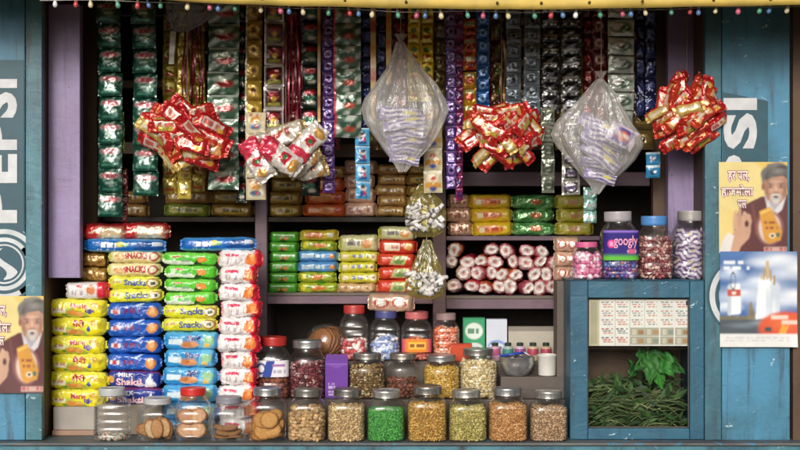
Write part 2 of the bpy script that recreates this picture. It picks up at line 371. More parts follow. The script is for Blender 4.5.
# hung packets
des('red_chip', '#bd2620', [('r', .2, .8, -.2, .75, '#e6d9c4'), ('r', .3, .7, -.7, -.1, '#b3a43e'), ('s', .28, .72, .1, .55, 7, '#c8473a'), ('n', 8, 1.1, 3, '#e8603c')])
des('red_chip2', '#c23a20', [('r', .16, .84, -.7, .7, '#e2a868'), ('p', [(.2, .7), (.35, -.7), (.5, -.7), (.36, .7)], '#cf5a2c'), ('s', .22, .8, -.1, .45, 8, '#efe6d8'), ('p', [(.2, -.6), (.5, .0), (.8, -.6)], '#b52a22')])
des('red_glossy', '#b51f22', [('n', 6, .7, 2, '#dd5a3a'), ('r', .2, .8, -.5, .5, '#e8d8c8'), ('s', .24, .76, -.3, .3, 8, '#c23a30'), ('e', .72, -.3, .1, .4, '#d8a23c')])
des('gold_red', '#cfae62', [('r', .15, .85, -.5, .15, '#e6ddc2'), ('s', .2, .8, -.2, .1, 8, '#b33a2a'), ('r', 0, 1, .5, 1, '#c52a22')])
des('white_pink', '#e6dfd8', [('p', [(.0, -1), (.0, 1), (.3, 1), (.42, -1)], '#cf3a52'), ('p', [(.46, -.4), (.5, .5), (.7, .45), (.66, -.5)], '#c9223c'), ('e', .57, .0, .05, .3, '#2f7a4a'), ('e', .82, -.2, .1, .6, '#c8954a')])
des('silver_gold', '#cfc9bc', [('n', 8, .4, 2, '#b98a52'), ('s', .2, .7, -.2, .3, 8, '#a5343a'), ('g', 'u', .8, 1, '#a8863c')])
# sachets
des('dkgreen', '#0b3a2c', [('e', .5, .45, .38, .22, '#7d2030'), ('o', .5, .45, .42, .28, .86, '#a8a09c'), ('s', .25, .75, .38, .52, 6, '#b8888a'), ('n', 9, 1.15, 2, '#7a9a90'), ('e', .5, -.15, .2, .1, '#93aaa2'), ('r', .2, .8, -.72, -.66, '#4c8f7c'), ('e', .58, -.42, .12, .08, '#86a098')])  # irregular pale marbling is painted in as glints on the foil
des('gold', '#9a8530', [('e', .5, .3, .3, .3, '#c9b968'), ('r', .2, .8, -.6, -.3, '#8a3a22'), ('n', 8, .9, 2, '#6a5a1e'), ('e', .5, -.05, .16, .14, '#4a3f1c')])
des('goldpic', '#b09a3c', [('r', .12, .88, -.85, .9, '#c8b552'), ('e', .5, .3, .26, .3, '#e2d9a2'), ('s', .2, .8, -.15, .1, 5, '#96402c'), ('e', .5, -.5, .28, .2, '#7a5a28')])
des('gsilver', '#3c5a48', [('n', 7, .2, 3, '#9aa89c'), ('e', .55, -.1, .3, .35, '#8a2f30'), ('e', .4, .3, .26, .25, '#b9c6b8'), ('r', 0, 1, .85, 1, '#b8c2b8')])
des('goldface', '#a98a36', [('e', .5, .1, .3, .5, '#c9a650'), ('e', .5, .05, .16, .3, '#5d3a1f'), ('r', 0, 1, -.9, -.62, '#8d6a24'), ('r', 0, .06, -1, 1, '#d9d2b8')])
des('creamface', '#cdbf9a', [('r', .1, .9, -.9, .9, '#d9cfae'), ('e', .5, .25, .26, .36, '#d0903a'), ('s', .2, .8, .55, .8, 6, '#a83a2c'), ('e', .5, -.4, .3, .26, '#3f6a8a'), ('e', .56, -.38, .1, .14, '#c23a2a')])
des('marwin', '#c4bfb8', [('r', .1, .9, -.86, .84, '#3a1218'), ('e', .5, .2, .28, .38, '#86212a'), ('e', .5, -.1, .14, .22, '#c9a23c'), ('r', .2, .8, -.75, -.5, '#8f8a30')])
des('dkred', '#14211c', [('e', .5, .5, .34, .24, '#8e2230'), ('e', .45, -.1, .26, .3, '#3d6a54'), ('e', .55, -.5, .22, .16, '#b9b6a8')])
des('purp', '#4a2f6e', [('o', .5, 0, .34, .62, .62, '#8a72ac'), ('e', .5, 0, .16, .3, '#241539'), ('r', 0, 1, .86, 1, '#8f7aa8')])
des('purpred', '#6d1f4a', [('e', .5, 0, .34, .5, '#3a1c52'), ('r', 0, 1, .8, 1, '#a34c7c')])
des('gsilver2', '#45604f', [('n', 6, .1, 1, '#b9c4ba'), ('e', .5, .1, .34, .4, '#2d4a3c'), ('e', .58, -.2, .2, .26, '#a34a3a'), ('r', 0, .08, -1, 1, '#b02a44')])
des('navy', '#1b2247', [('o', .5, 0, .36, .6, .7, '#454d7c'), ('e', .5, -.1, .2, .3, '#2e3a78')])
des('bluefig', '#4aa0cf', [('r', 0, 1, .86, 1, '#cfe2ec'), ('e', .5, .25, .24, .3, '#d9c0b4'), ('e', .5, .4, .2, .22, '#24304e'), ('p', [(.2, -.85), (.38, .0), (.64, .0), (.82, -.85)], '#2c4a86'), ('e', .62, -.3, .12, .24, '#b53340')])
des('dred', '#5c1418', [('s', .15, .85, -.3, .4, 5, '#8f2a2a')])
des('yellow', '#c8a516', [('r', .1, .9, -.2, .8, '#dbb81e'), ('e', .5, .3, .26, .3, '#3a5a24'), ('e', .5, -.4, .3, .22, '#96301f'), ('r', .2, .8, -.85, -.7, '#f0dc70')])
des('creamgold', '#cfc3a0', [('r', 0, 1, .8, 1, '#efe8d4'), ('e', .5, .3, .3, .36, '#e3d6b2'), ('e', .5, .3, .16, .2, '#c23a2e'), ('r', .08, .92, -.5, -.05, '#c48a24'), ('e', .5, -.62, .2, .2, '#3b4f9c')])
des('olive', '#5a4a26', [('e', .5, 0, .34, .5, '#7d6a3a'), ('e', .5, .0, .16, .24, '#2e2413')])
des('orange', '#c23a1c', [('n', 5, .2, 2, '#d98f2a'), ('s', .1, .9, .1, .5, 5, '#e8d0b0'), ('e', .55, -.4, .34, .3, '#7a1a14')])
des('yelpack', '#d29a22', [('e', .5, 0, .34, .5, '#b8401c'), ('s', .2, .8, .5, .8, 5, '#f0e0a8')])
des('blues', '#1d4a86', [('o', .5, 0, .28, .55, .55, '#6f9cc8'), ('e', .5, 0, .12, .24, '#12264e'), ('r', 0, 1, .88, 1, '#3f78b4')])
des('brgold', '#4a3520', [('n', 7, .3, 3, '#8f6a34'), ('e', .5, 0, .2, .3, '#5d7a2c')])
des('greywin', '#66727c', [('r', .2, .8, -.5, .55, '#363f4a'), ('r', .3, .7, -.3, .35, '#7d8a96'), ('r', .36, .64, -.2, .2, '#2a323c'), ('r', 0, 1, .85, 1, '#8a949c')])
des('blksil', '#1d1d20', [('n', 6, .3, 2, '#6d7076'), ('r', .1, .9, -.25, .1, '#8d8f92'), ('s', .15, .85, -.6, -.35, 6, '#b3b3b0')])
des('silgreen', '#8f9484', [('r', .1, .9, -.6, .6, '#4d564a'), ('e', .5, 0, .3, .4, '#b9bcae'), ('s', .2, .8, -.2, .2, 5, '#33402f')])
des('silwin', '#a7a59a', [('r', .12, .88, -.7, .7, '#3d3b40'), ('e', .5, 0, .3, .45, '#bdbac4'), ('s', .2, .8, -.2, .2, 5, '#4c3f63')])
des('redlet', '#5a1c1a', [('o', .5, 0, .3, .5, .6, '#b08a80'), ('r', 0, 1, -1, -.8, '#7a2a22')])
des('gwhite', '#b8c0b8', [('e', .5, -.05, .42, .6, '#3f5a44'), ('e', .45, 0, .3, .4, '#d8dcd8'), ('n', 6, .8, 4, '#22402c'), ('r', 0, 1, .84, 1, '#121714')])
des('bluesm', '#2d7fae', [('r', 0, 1, .7, 1, '#bcd3de'), ('e', .5, -.1, .25, .4, '#1c3f6a'), ('e', .6, .0, .1, .2, '#d8dde0')])
des('aqua', '#9cc0b6', [('n', 7, .3, 2, '#5f9c92'), ('r', .2, .8, -.2, .2, '#d4e2dc')])
des('lime', '#7a8f2a', [('e', .5, 0, .3, .5, '#a8b44a')])
des('stripe', '#d2ccd6', [('w', 9, .2, 1.6, '#5a4a8c'), ('n', 7, .9, 3, '#b9b2c6'), ('r', .0, .12, -1, 1, '#8a7fae'), ('e', .7, .3, .16, .3, '#cfc46a')])
des('purpwhite', '#d9d2dc', [('w', 8, .1, 1.2, '#5c3578'), ('e', .3, .6, .1, .2, '#d4c552')])
des('gumlabel', '#2a1e78', [('g', 'v', -.55, -.8, '#5cb53c'), ('e', .2, .1, .1, .28, '#e23f96'), ('e', .2, .1, .05, .14, '#f5a5c8'), ('e', .78, -.4, .14, .16, '#c9b9e8'), ('s', .68, .88, -.5, -.3, 5, '#d02a5a'), ('g', 'v', .82, .9, '#8a6ac8')], [('googly', .27, .95, -.2, .66, '#f0a0b8', .015)])
des('biscuitlabel', '#e6e3ea', [('p', [(.25, -1), (.38, 1), (.62, 1), (.5, -1)], '#2f4aa0'), ('e', .22, 0, .15, .7, '#2f4aa0'), ('e', .22, 0, .09, .45, '#efeef2'), ('r', .55, .9, .2, .6, '#a574b2'), ('s', .58, .92, -.5, -.1, 9, '#a59fb4')])
des('orangelabel', '#e88a2c', [('g', 'u', .2, .0, '#d6447c'), ('g', 'u', .8, 1, '#d6447c'), ('r', .22, .8, -.5, .5, '#f2c04a'), ('s', .28, .76, -.3, .3, 7, '#7a2a22')])
des('carton', '#6b3a9c', [('r', .0, 1, .72, .76, '#8d62b8'), ('p', [(.1, .72), (.5, .5), (.95, .72)], '#7c4cab'), ('s', .15, .4, -.32, -.22, 6, '#cbb4de'), ('s', .15, .5, -.5, -.4, 8, '#cbb4de'), ('s', .15, .9, -.7, -.62, 16, '#cbb4de'), ('s', .15, .35, -.85, -.78, 5, '#cbb4de')])
des('tingreen', '#2f8a5c', [('r', .06, .94, -.94, .94, '#3d9c70'), ('e', .5, .35, .4, .4, '#d9e4dc'), ('s', .22, .8, .25, .45, 8, '#3a7a5a'), ('e', .5, -.5, .4, .28, '#d9e4dc'), ('s', .22, .8, -.58, -.42, 8, '#3a7a5a')])
des('tinwhite', '#cdd3e0', [('e', .5, -.35, .42, .3, '#7f9cd0'), ('e', .5, -.42, .36, .22, '#e3e6ee'), ('s', .3, .75, -.5, -.36, 7, '#54688f')])

# ------------------------------------------------------------------ pillow packet (long axis x, front faces -y)
class Pack:
    def __init__(s, L_, H, D, seed, crump=.0014, p=.7, e=.11, fin=.03, endh=.72):
        s.L, s.H, s.D, s.seed, s.crump, s.p, s.e, s.fin, s.endh = L_, H, D, seed, crump, p, e, fin, endh
    def prof(s, u):
        q = abs(2 * u - 1); lim = 1 - 2 * s.fin
        if q > lim: return s.H / 2 * s.endh, .0012, 0
        t = (lim - q) / (2 * s.e); f = 1 if t > 1 else math.sqrt(max(0, 1 - (1 - t) ** 2))
        return s.H / 2 * (s.endh + (1 - s.endh) * f ** .7), s.D / 2 * (.04 + .96 * f), f
    def pos(s, u, sn, cs, out=0.0):
        h, d, f = s.prof(u); p = s.p
        x = -s.L / 2 + s.L * u
        z = (h + out) * math.copysign(abs(sn) ** p, sn); y = -(d + out) * math.copysign(abs(cs) ** p, cs)
        q = Vector((x * 26 + s.seed * 3.1, y * 30, z * 34 + s.seed))
        w = noise.noise_vector(q) * s.crump + noise.noise_vector(q * 2.7) * s.crump * .55 + noise.noise_vector(q * 6) * s.crump * .28
        if f < 1: 
            pl = math.sin(x * 3 + math.atan2(sn, cs) * 11 + s.seed) * .0016 * (1 - f); w.y += pl; w.x += pl * .8
        return Vector((x + w.x, y + w.y, z + w.z))
    def mb(s, design, nu=100, nt=60, mat=0):
        base, layers, texts = DES[design]
        mb = MB(); vs = []; U = []; V = []
        for i in range(nu + 1):
            u = i / nu
            for k in range(nt):
                a = 2 * math.pi * (k + .5) / nt; sn, cs = math.sin(a), math.cos(a)
                vs.append(s.pos(u, sn, cs)); U.append(u); V.append(math.copysign(abs(sn) ** s.p, sn))
        fs = []
        for i in range(nu):
            for k in range(nt):
                k2 = (k + 1) % nt
                fs.append((i * nt + k, (i + 1) * nt + k, (i + 1) * nt + k2, i * nt + k2))
        mb.add(vs, fs, paint(base, layers, np.array(U), np.array(V)), mat)
        for t in texts:
            v2, f2 = text_shape(t[0], t[6]); 
            if not len(v2): continue
            w = v2[:, 0].max(); tv = []
            for a, b in v2:
                u = t[1] + (t[2] - t[1]) * a / w; v = t[3] + (t[4] - t[3]) * b
                sn = math.copysign(abs(v) ** (1 / s.p), v); cs = math.sqrt(max(0, 1 - sn * sn))
                tv.append(s.pos(u, sn, cs, .0021))
            mb.add(tv, f2, t[5], mat)
        return mb

def flat_print(mb, w, h, design, nu=24, nv=24, y=0.0, mat=0, bulge=0.0, wr=0.0, seed=0, back=True, thick=.001, off=.0008, curl=None, soft=0):
    """printed sheet or pouch, centred, front faces -y"""
    base, layers, texts = DES[design]
    def surf(u, v, sgn=1, o=0):
        b = bulge * (1 - abs(2 * u - 1) ** 3) * (1 - abs(v) ** 4)
        q = Vector((u * w * 45 + seed * 7.3, v * h * 22, seed * 1.7))
        ww = (noise.noise(q) * .7 + noise.noise(q * 2.3) * .4) * wr
        c = curl(u, v) if curl else 0
        return ((u - .5) * w, y - sgn * (b + thick / 2) - ww - o + c, v * h / 2)
    for sgn in ((1, -1) if back else (1,)):
        vs = []; U = []; V = []
        for i in range(nu + 1):
            for j in range(nv + 1):
                u, v = i / nu, 2 * j / nv - 1
                vs.append(surf(u, v, sgn)); U.append(u); V.append(v)
        fs = []
        for i in range(nu):
            for j in range(nv):
                a = i * (nv + 1) + j; f = (a, a + nv + 1, a + nv + 2, a + 1)
                fs.append(f if sgn == 1 else f[::-1])
        cc = base
        if sgn == 1:
            cc = paint(base, layers, np.array(U), np.array(V)).reshape(nu + 1, nv + 1, 3)
            for _ in range(soft):
                p_ = np.pad(cc, ((1, 1), (1, 1), (0, 0)), 'edge')
                cc = (p_[1:-1, 1:-1] * 2 + p_[:-2, 1:-1] + p_[2:, 1:-1] + p_[1:-1, :-2] + p_[1:-1, 2:]) / 6
            cc = cc.reshape(-1, 3)
        mb.add(vs, fs, cc, mat)
    if texts:
        for ti, t in enumerate(texts):
            v2, f2 = text_shape(t[0], t[6])
            if not len(v2): continue
            ww_ = v2[:, 0].max()
            tv = [surf(t[1] + (t[2] - t[1]) * a / ww_, t[3] + (t[4] - t[3]) * b, 1, off + .0003 * ti) for a, b in v2]
            mb.add(tv, f2, t[5], mat)
    return mb

# ================================================================== SETTING
g = MB(); n_ = 40
gv = []; gf = []
g.add([(-120, -120, 0), (120, -120, 0), (120, 120, 0), (-120, 120, 0)], [(0, 1, 2, 3)], '#6b645c')
M['ground'] = col_mat('packed_earth', .9, 0, .3, 3, .5, 40)
tag(g.build('ground', 'ground', smooth=False), kind='structure')

def plank(name, mat, parent, px0, px1, py0, py1, d, th, bevel=.0025, dz=0):
    """board whose front face fills the given picture rectangle at depth d"""
    a = at(px0, py1, d); b = at(px1, py0, d); c = (a + b) / 2
    mb = MB().box(a.x - c.x, b.x - c.x, 0, th, a.z - c.z, b.z - c.z)
    return mb.build(name, mat, parent, False, loc=(c.x, d, c.z), bevel=bevel)
def slab(name, mat, parent, x0, x1, y0, y1, z0, z1, bevel=.0025):
    c = Vector(((x0 + x1) / 2, (y0 + y1) / 2, (z0 + z1) / 2))
    mb = MB().box(x0 - c.x, x1 - c.x, y0 - c.y, y1 - c.y, z0 - c.z, z1 - c.z)
    return mb.build(name, mat, parent, False, loc=c, bevel=bevel)

kiosk = thing('shop_kiosk', 'blue painted wooden roadside kiosk with lilac posts and open shelves', 'kiosk')
XL, XR = at(44, 0).x, at(704, 0).x
BACK = .86
slab('back_wall', 'dark', kiosk, XL, XR, BACK, BACK + .03, .86, 2.4)
slab('side_wall', 'brown', kiosk, XL - .03, XL - .002, .02, BACK, .86, 2.4)
slab('side_wall', 'brown', kiosk, XR + .002, XR + .03, .02, BACK, .86, 2.4)
slab('roof', 'dark', kiosk, -1.75, 1.75, -.08, BACK + .1, 2.405, 2.43)
slab('counter', 'ledge', kiosk, -1.6, 1.6, -.085, BACK - .003, COUNTER_Z - .009, COUNTER_Z)
slab('base_panel', 'teal', kiosk, -1.58, 1.58, -.074, -.045, .02, COUNTER_Z - .012)
for sx in (-1, 1): slab('side_base', 'teal', kiosk, sx * 1.58 - .015, sx * 1.58 + .015, -.042, BACK, .02, COUNTER_Z - .012)
# posts and uprights
plank('hung_board', 'purple', kiosk, 48, 80, 4, 278, .05, .045)
plank('post', 'brown', kiosk, 81, 97, -8, 300, .3, .04)
plank('post', 'purple', kiosk, 668, 701, -8, 300, .17, .05)
plank('post', 'brown', kiosk, 653, 667, -8, 300, .26, .04)
plank('side_post', 'brown', kiosk, 793, 850, -10, 440.5, -.02, .05)
# shelf unit
def zat(py, d): return EYE + (225 - py) * S(d)
SH = .45
def shelf(px0, px1, py0, py1, d, mat='mauve', depth=None):
    a = at(px0, py1, d); b = at(px1, py0, d)
    return slab('shelf', mat, kiosk, a.x, b.x, d, BACK - .003, a.z, b.z)
def upright(px0, px1, py0, py1, d):
    a = at(px0, py1, d); b = at(px1, py0, d)
    return slab('divider', 'mauve', kiosk, a.x, b.x, d, BACK - .006, a.z, b.z)
upright(255, 267, 120, 352, SH - .004)
upright(433, 446, 120, 396, SH - .004)
shelf(267.2, 432.8, 293, 304, SH)
shelf(446.2, 585, 296, 309, SH)
shelf(446.2, 600, 236, 240.5, SH)
for x0, x1, y0 in ((267.2, 432.8, 292.6), (446.2, 569, 295.6)): plank('shelf_lip', 'step', kiosk, x0, x1, y0, y0 + 3, SH - .006, .0055, .001)  # paler lip strip: highlight along the shelf edge put into its colour
shelf(267.2, 432.8, 217, 222, SH + .02, 'dark')
shelf(84, 254.8, 217, 222, SH + .02, 'dark')
shelf(267.2, 432.8, 144, 157, SH + .02, 'brown')
shelf(84, 254.8, 142, 154, SH + .02, 'brown')
shelf(446.2, 650, 172, 186, SH + .0, 'mauve')
shelf(84, 650, 80, 88, SH + .03, 'brown')
# stepped stand on the counter
def stepz(py, d): return zat(py, d)
Z1 = zat(397, .22); Z2 = zat(360, .36)
slab('stand_step', 'step', kiosk, at(249, 0, .2).x, at(566, 0, .2).x, .145, .300, COUNTER_Z + .001, Z1)
slab('stand_step', 'step', kiosk, at(262, 0, .36).x, at(570, 0, .36).x, .303, .447, COUNTER_Z + .001, Z2)
# rods the strips hang from
for d, z in ((.10, 2.335), (.155, 2.345), (.21, 2.355)):
    MB().tube([(XL, d, z), (0, d, z - .004), (XR, d, z)], .004, '#3a3632').build('hanging_rod', 'steel', kiosk)

# awning: sagging yellow cloth edge with the cloth rising back to the roof
mb = MB(); nx, ny = 80, 8
edge = [(-160, -22), (60, -8), (165, 0), (230, 4), (300, 6), (400, 8.2), (520, 9.6), (600, 8.6), (700, 6.6), (800, 5), (960, 3)]
def lerp_tab(tab, x):
    for (a, b), (c, d) in zip(tab, tab[1:]):
        if x <= c: return b + (d - b) * (x - a) / (c - a)
    return tab[-1][1]
AW = -.46
vs = []; fs = []
for i in range(nx + 1):
    px = -160 + 1120 * i / nx
    e = at(px, lerp_tab(edge, px), AW)
    for j in range(ny + 1):
        if j == 0: p = Vector((e.x, AW + .002, e.z))
        elif j == 1: p = Vector((e.x, AW - .003, e.z + .018))
        elif j == 2: p = Vector((e.x, AW, e.z + .045))
        else:
            t = (j - 2) / (ny - 2); p = Vector((e.x, AW + t * .5, e.z + .045 + (2.44 - e.z - .045) * t - .03 * math.sin(t * 3.1)))
        p.y += .006 * math.sin(px * .07) + .003 * math.sin(px * .23)
        vs.append(p)
for i in range(nx):
    for j in range(ny):
        a = i * (ny + 1) + j; fs.append((a, a + ny + 1, a + ny + 2, a + 1))
mb.add(vs, fs, '#d2b45a')
aw = thing('awning', 'yellow cloth awning edge sagging along the top of the kiosk', 'awning')
o = mb.build('cloth', 'tarp', aw); m = o.modifiers.new('t', 'SOLIDIFY'); m.thickness = .003
mb = MB()
for px in (262, 345, 406, 497, 541, 589, 642, 713, 770):
    e = at(px, lerp_tab(edge, px) - 6, AW); mb.lathe([(.004, 0), (.0045, .001), (.003, .003)], 10, off=(0, 0, 0), col='#5c4a22')
    k = len(mb.v) - 30
    for q in range(k, len(mb.v)):
        x, y, z = mb.v[q]; mb.v[q] = (e.x + x, e.y - .008 - z, e.z + y)
mb.build('eyelet', 'steel', aw)

# string of bulbs
BULBS = [(55, 'w'), (76, 'r'), (90, 'c'), (117, 'g'), (137, 'r'), (148, 'b'), (161, 'g'), (188, 'c'), (209, 'p'), (218, 'b'), (234, 'g'), (260, 'c'), (279, 'p'), (288, 'b'), (303, 'c'), (330, 'g'), (349, 'r'), (358, 'b'), (373, 'c'), (398, 'g'), (417, 'p'), (426, 'b'), (441, 'c'), (466, 'g'), (484, 'p'), (496, 'b'), (507, 'c'), (533, 'g'), (552, 'r'), (561, 'b'), (577, 'w'), (600, 'g'), (622, 'p'), (630, 'b'), (644, 'c'), (671, 'g'), (691, 'r'), (698, 'b'), (717, 'c'), (738, 'p'), (761, 'g'), (771, 'b'), (788, 'c')]
BC = dict(w='#e2e4e6', r='#b84a4c', p='#c4607a', c='#d9cba4', g='#5a9d84', b='#5a84b4')
wire = [(40, 0), (120, 1), (200, 3), (300, 8), (400, 11.5), (520, 12), (600, 10.5), (700, 8), (800, 6), (840, 5)]
sl = thing('string_lights', 'string of small coloured bulbs strung under the yellow awning', 'string lights')
BD = AW + .03
MB().tube([at(p, lerp_tab(wire, p) + .6 * math.sin(p * .05), BD) for p in range(40, 840, 12)], .0012, '#b9b6ae', 5).build('wire', 'plastic', sl)
s = S(BD)
for px, c in BULBS:
    p = at(px + rng.uniform(-.8, .8), lerp_tab(wire, px) - 1.2, BD); sc = rng.uniform(1.0, 1.18)
    mb = MB().lathe([(.0024, .004), (.003, .002), (.0032, -.004)], 12, col='#d9d6ce')
    mb.lathe([(.0032, -.004), (.0052, -.009), (.0068, -.014), (.0064, -.0185), (.004, -.022), (.0012, -.0232)], 14, col=BC[c])
    for i in range(len(mb.v)): mb.v[i] = tuple(q * sc for q in mb.v[i])
    b = mb.build('bulb', 'bulb', sl, loc=p); b.rotation_euler = (rng.uniform(-.15, .15), rng.uniform(-.3, .3), 0)

# ------------------------------------------------------------------ shutter panels with the painted soft drink sign
def painted_letters(parent, o_par, letters, px_base, px_top, d, col='#cfd2d6'):
    """letters read upwards: list of (char, py_low, py_high); glyph tops point left"""
    for ch, y0, y1 in letters:
        v2, f2 = text_shape(ch, .045); w = v2[:, 0].max()
        vs = []
        for a, b in v2:
            p = at(px_base + (px_top - px_base) * b, y0 + (y1 - y0) * a / w, d); vs.append((p.x, d, p.z))
        mb = MB().add(vs, [f[::1] for f in f2], col)
        link_at(mb, 'painted_letter', 'sign', o_par)
def link_at(mb, name, mat, par, smooth=False):
    """world-space mesh put under a parent that sits away from the origin"""
    v = Vector(par.matrix_world.translation) if False else Vector(par.location)
    for i in range(len(mb.v)): mb.v[i] = tuple(Vector(mb.v[i]) - v)
    return mb.build(name, mat, par, smooth)
def disc_rings(par, cx, cy, r, d):
    def ring(r0, r1, a0, a1, col, dd, n=48):
        vs = []; fs = []
        for i in range(n + 1):
            a = R(a0 + (a1 - a0) * i / n)
            for rr in (r0, r1):
                p = at(cx + rr * math.cos(a), cy - rr * math.sin(a), dd); vs.append(tuple(p))
        for i in range(n): fs.append((2 * i, 2 * i + 1, 2 * i + 3, 2 * i + 2))
        link_at(MB().add(vs, fs, col), 'painted_ring', 'sign', par)
    ring(.01, r * 1.06, 0, 360, '#24505f', d)
    ring(r * .86, r, -60, 335, '#c9ced2', d - .0006)
    ring(r * .64, r * .76, 20, 400, '#c9ced2', d - .0006)
    ring(r * .52, r * .57, 0, 360, '#c9ced2', d - .0006)
    ring(.01, r * .5, 0, 360, '#235062', d - .0006)
    # wave across the disc
    vs = []; fs = []; n = 24
    for i in range(n + 1):
        t = i / n * 2 - 1; yy = t * r * .46; hw = math.sqrt(max(0, (r * .46) ** 2 - yy * yy))
        c = .28 * r * math.sin(t * 2.6)
        for q in (max(-hw, c - r * .2), min(hw, c + r * .12)):
            vs.append(tuple(at(cx + q, cy + yy, d - .0012)))
    for i in range(n): fs.append((2 * i, 2 * i + 1, 2 * i + 3, 2 * i + 2))
    link_at(MB().add(vs, fs, '#c9ced2'), 'painted_wave', 'sign', par)
def sign_ground(par, px0, px1, y0, y1, d, skew=0):
    a, b, c, e = at(px0, y1, d), at(px1, y1, d), at(px1, y0 + skew, d), at(px0, y0, d)
    link_at(MB().add([a, b, c, e], [(0, 1, 2, 3)], '#24505f'), 'painted_ground', 'sign', par)

LD, RD = -.035, -.02
lp = thing('shutter_panel', 'blue shutter panel at the far left with white upright lettering and a ring emblem', 'shutter panel', group='painted shutter panels')
board = plank('board', 'blue', lp, -70, 25, -12, 440.3, LD, .022)
plank('edge_strip', 'teal', lp, 25.5, 42, -12, 440.2, LD - .008, .034)
sign_ground(board, -30, 24, 60, 231, LD - .002)
painted_letters(lp, board, [('P', 223, 187), ('E', 183, 154), ('P', 150, 121), ('S', 118, 92), ('I', 88, 79)], 17, -22, LD - .004)
disc_rings(board, 4, 264, 35, LD - .004)
rp = thing('shutter_panel', 'blue shutter panel on the right with cut off white lettering behind two posters', 'shutter panel', group='painted shutter panels')
plank('edge_strip', 'teal', rp, 705, 721.5, -12, 440.2, RD - .008, .034)
board = plank('board', 'blue', rp, 722, 790, -12, 440.3, RD, .022)
sign_ground(board, 722.5, 768, 92, 250, RD - .002, 9)
painted_letters(rp, board, [('P', 221, 186), ('E', 182, 152.5), ('P', 192, 155), ('S', 149, 113), ('I', 110, 98)][2:], 757, 723.5, RD - .004)
disc_rings(board, 748, 296, 38, RD - .004)
# part of the ring painted over the edge strip
vs = []; fs = []
for k, (r0, r1) in enumerate(((33, 38.5), (26, 29))):
    for i in range(25):
        a = R(118 + 124 * i / 24)
        for rr in (r0, r1):
            vs.append(tuple(at(748 + rr * math.cos(a), 296 - rr * math.sin(a), RD - .0092)))
dk_ = [tuple(at(748 + rr * math.cos(R(118 + 124 * i / 24)), 296 - rr * math.sin(R(118 + 124 * i / 24)), RD - .0088)) for i in range(25) for rr in (22, 41)]
df_ = [(2 * i, 2 * i + 1, 2 * i + 3, 2 * i + 2) for i in range(24) if min(dk_[2 * i + 1][0], dk_[2 * i + 3][0]) < at(721.3, 0, RD - .0088).x]
XE = at(721.3, 0, RD - .0088).x; dk_ = [(min(x, XE), y, z) for x, y, z in dk_]; vs = [(min(x, XE), y, z) for x, y, z in vs]
ff = []
for k in range(2):
    for i in range(24):
        q = k * 50 + 2 * i
        if min(vs[q][0], vs[q + 1][0], vs[q + 2][0], vs[q + 3][0]) < at(721.3, 0, RD - .0092).x: ff.append((q, q + 1, q + 3, q + 2))
es = rp.children[0]
link_at(MB().add(dk_, df_, '#24505f'), 'painted_ground', 'sign', es); link_at(MB().add(vs, ff, '#c9ced2'), 'painted_ring', 'sign', es)

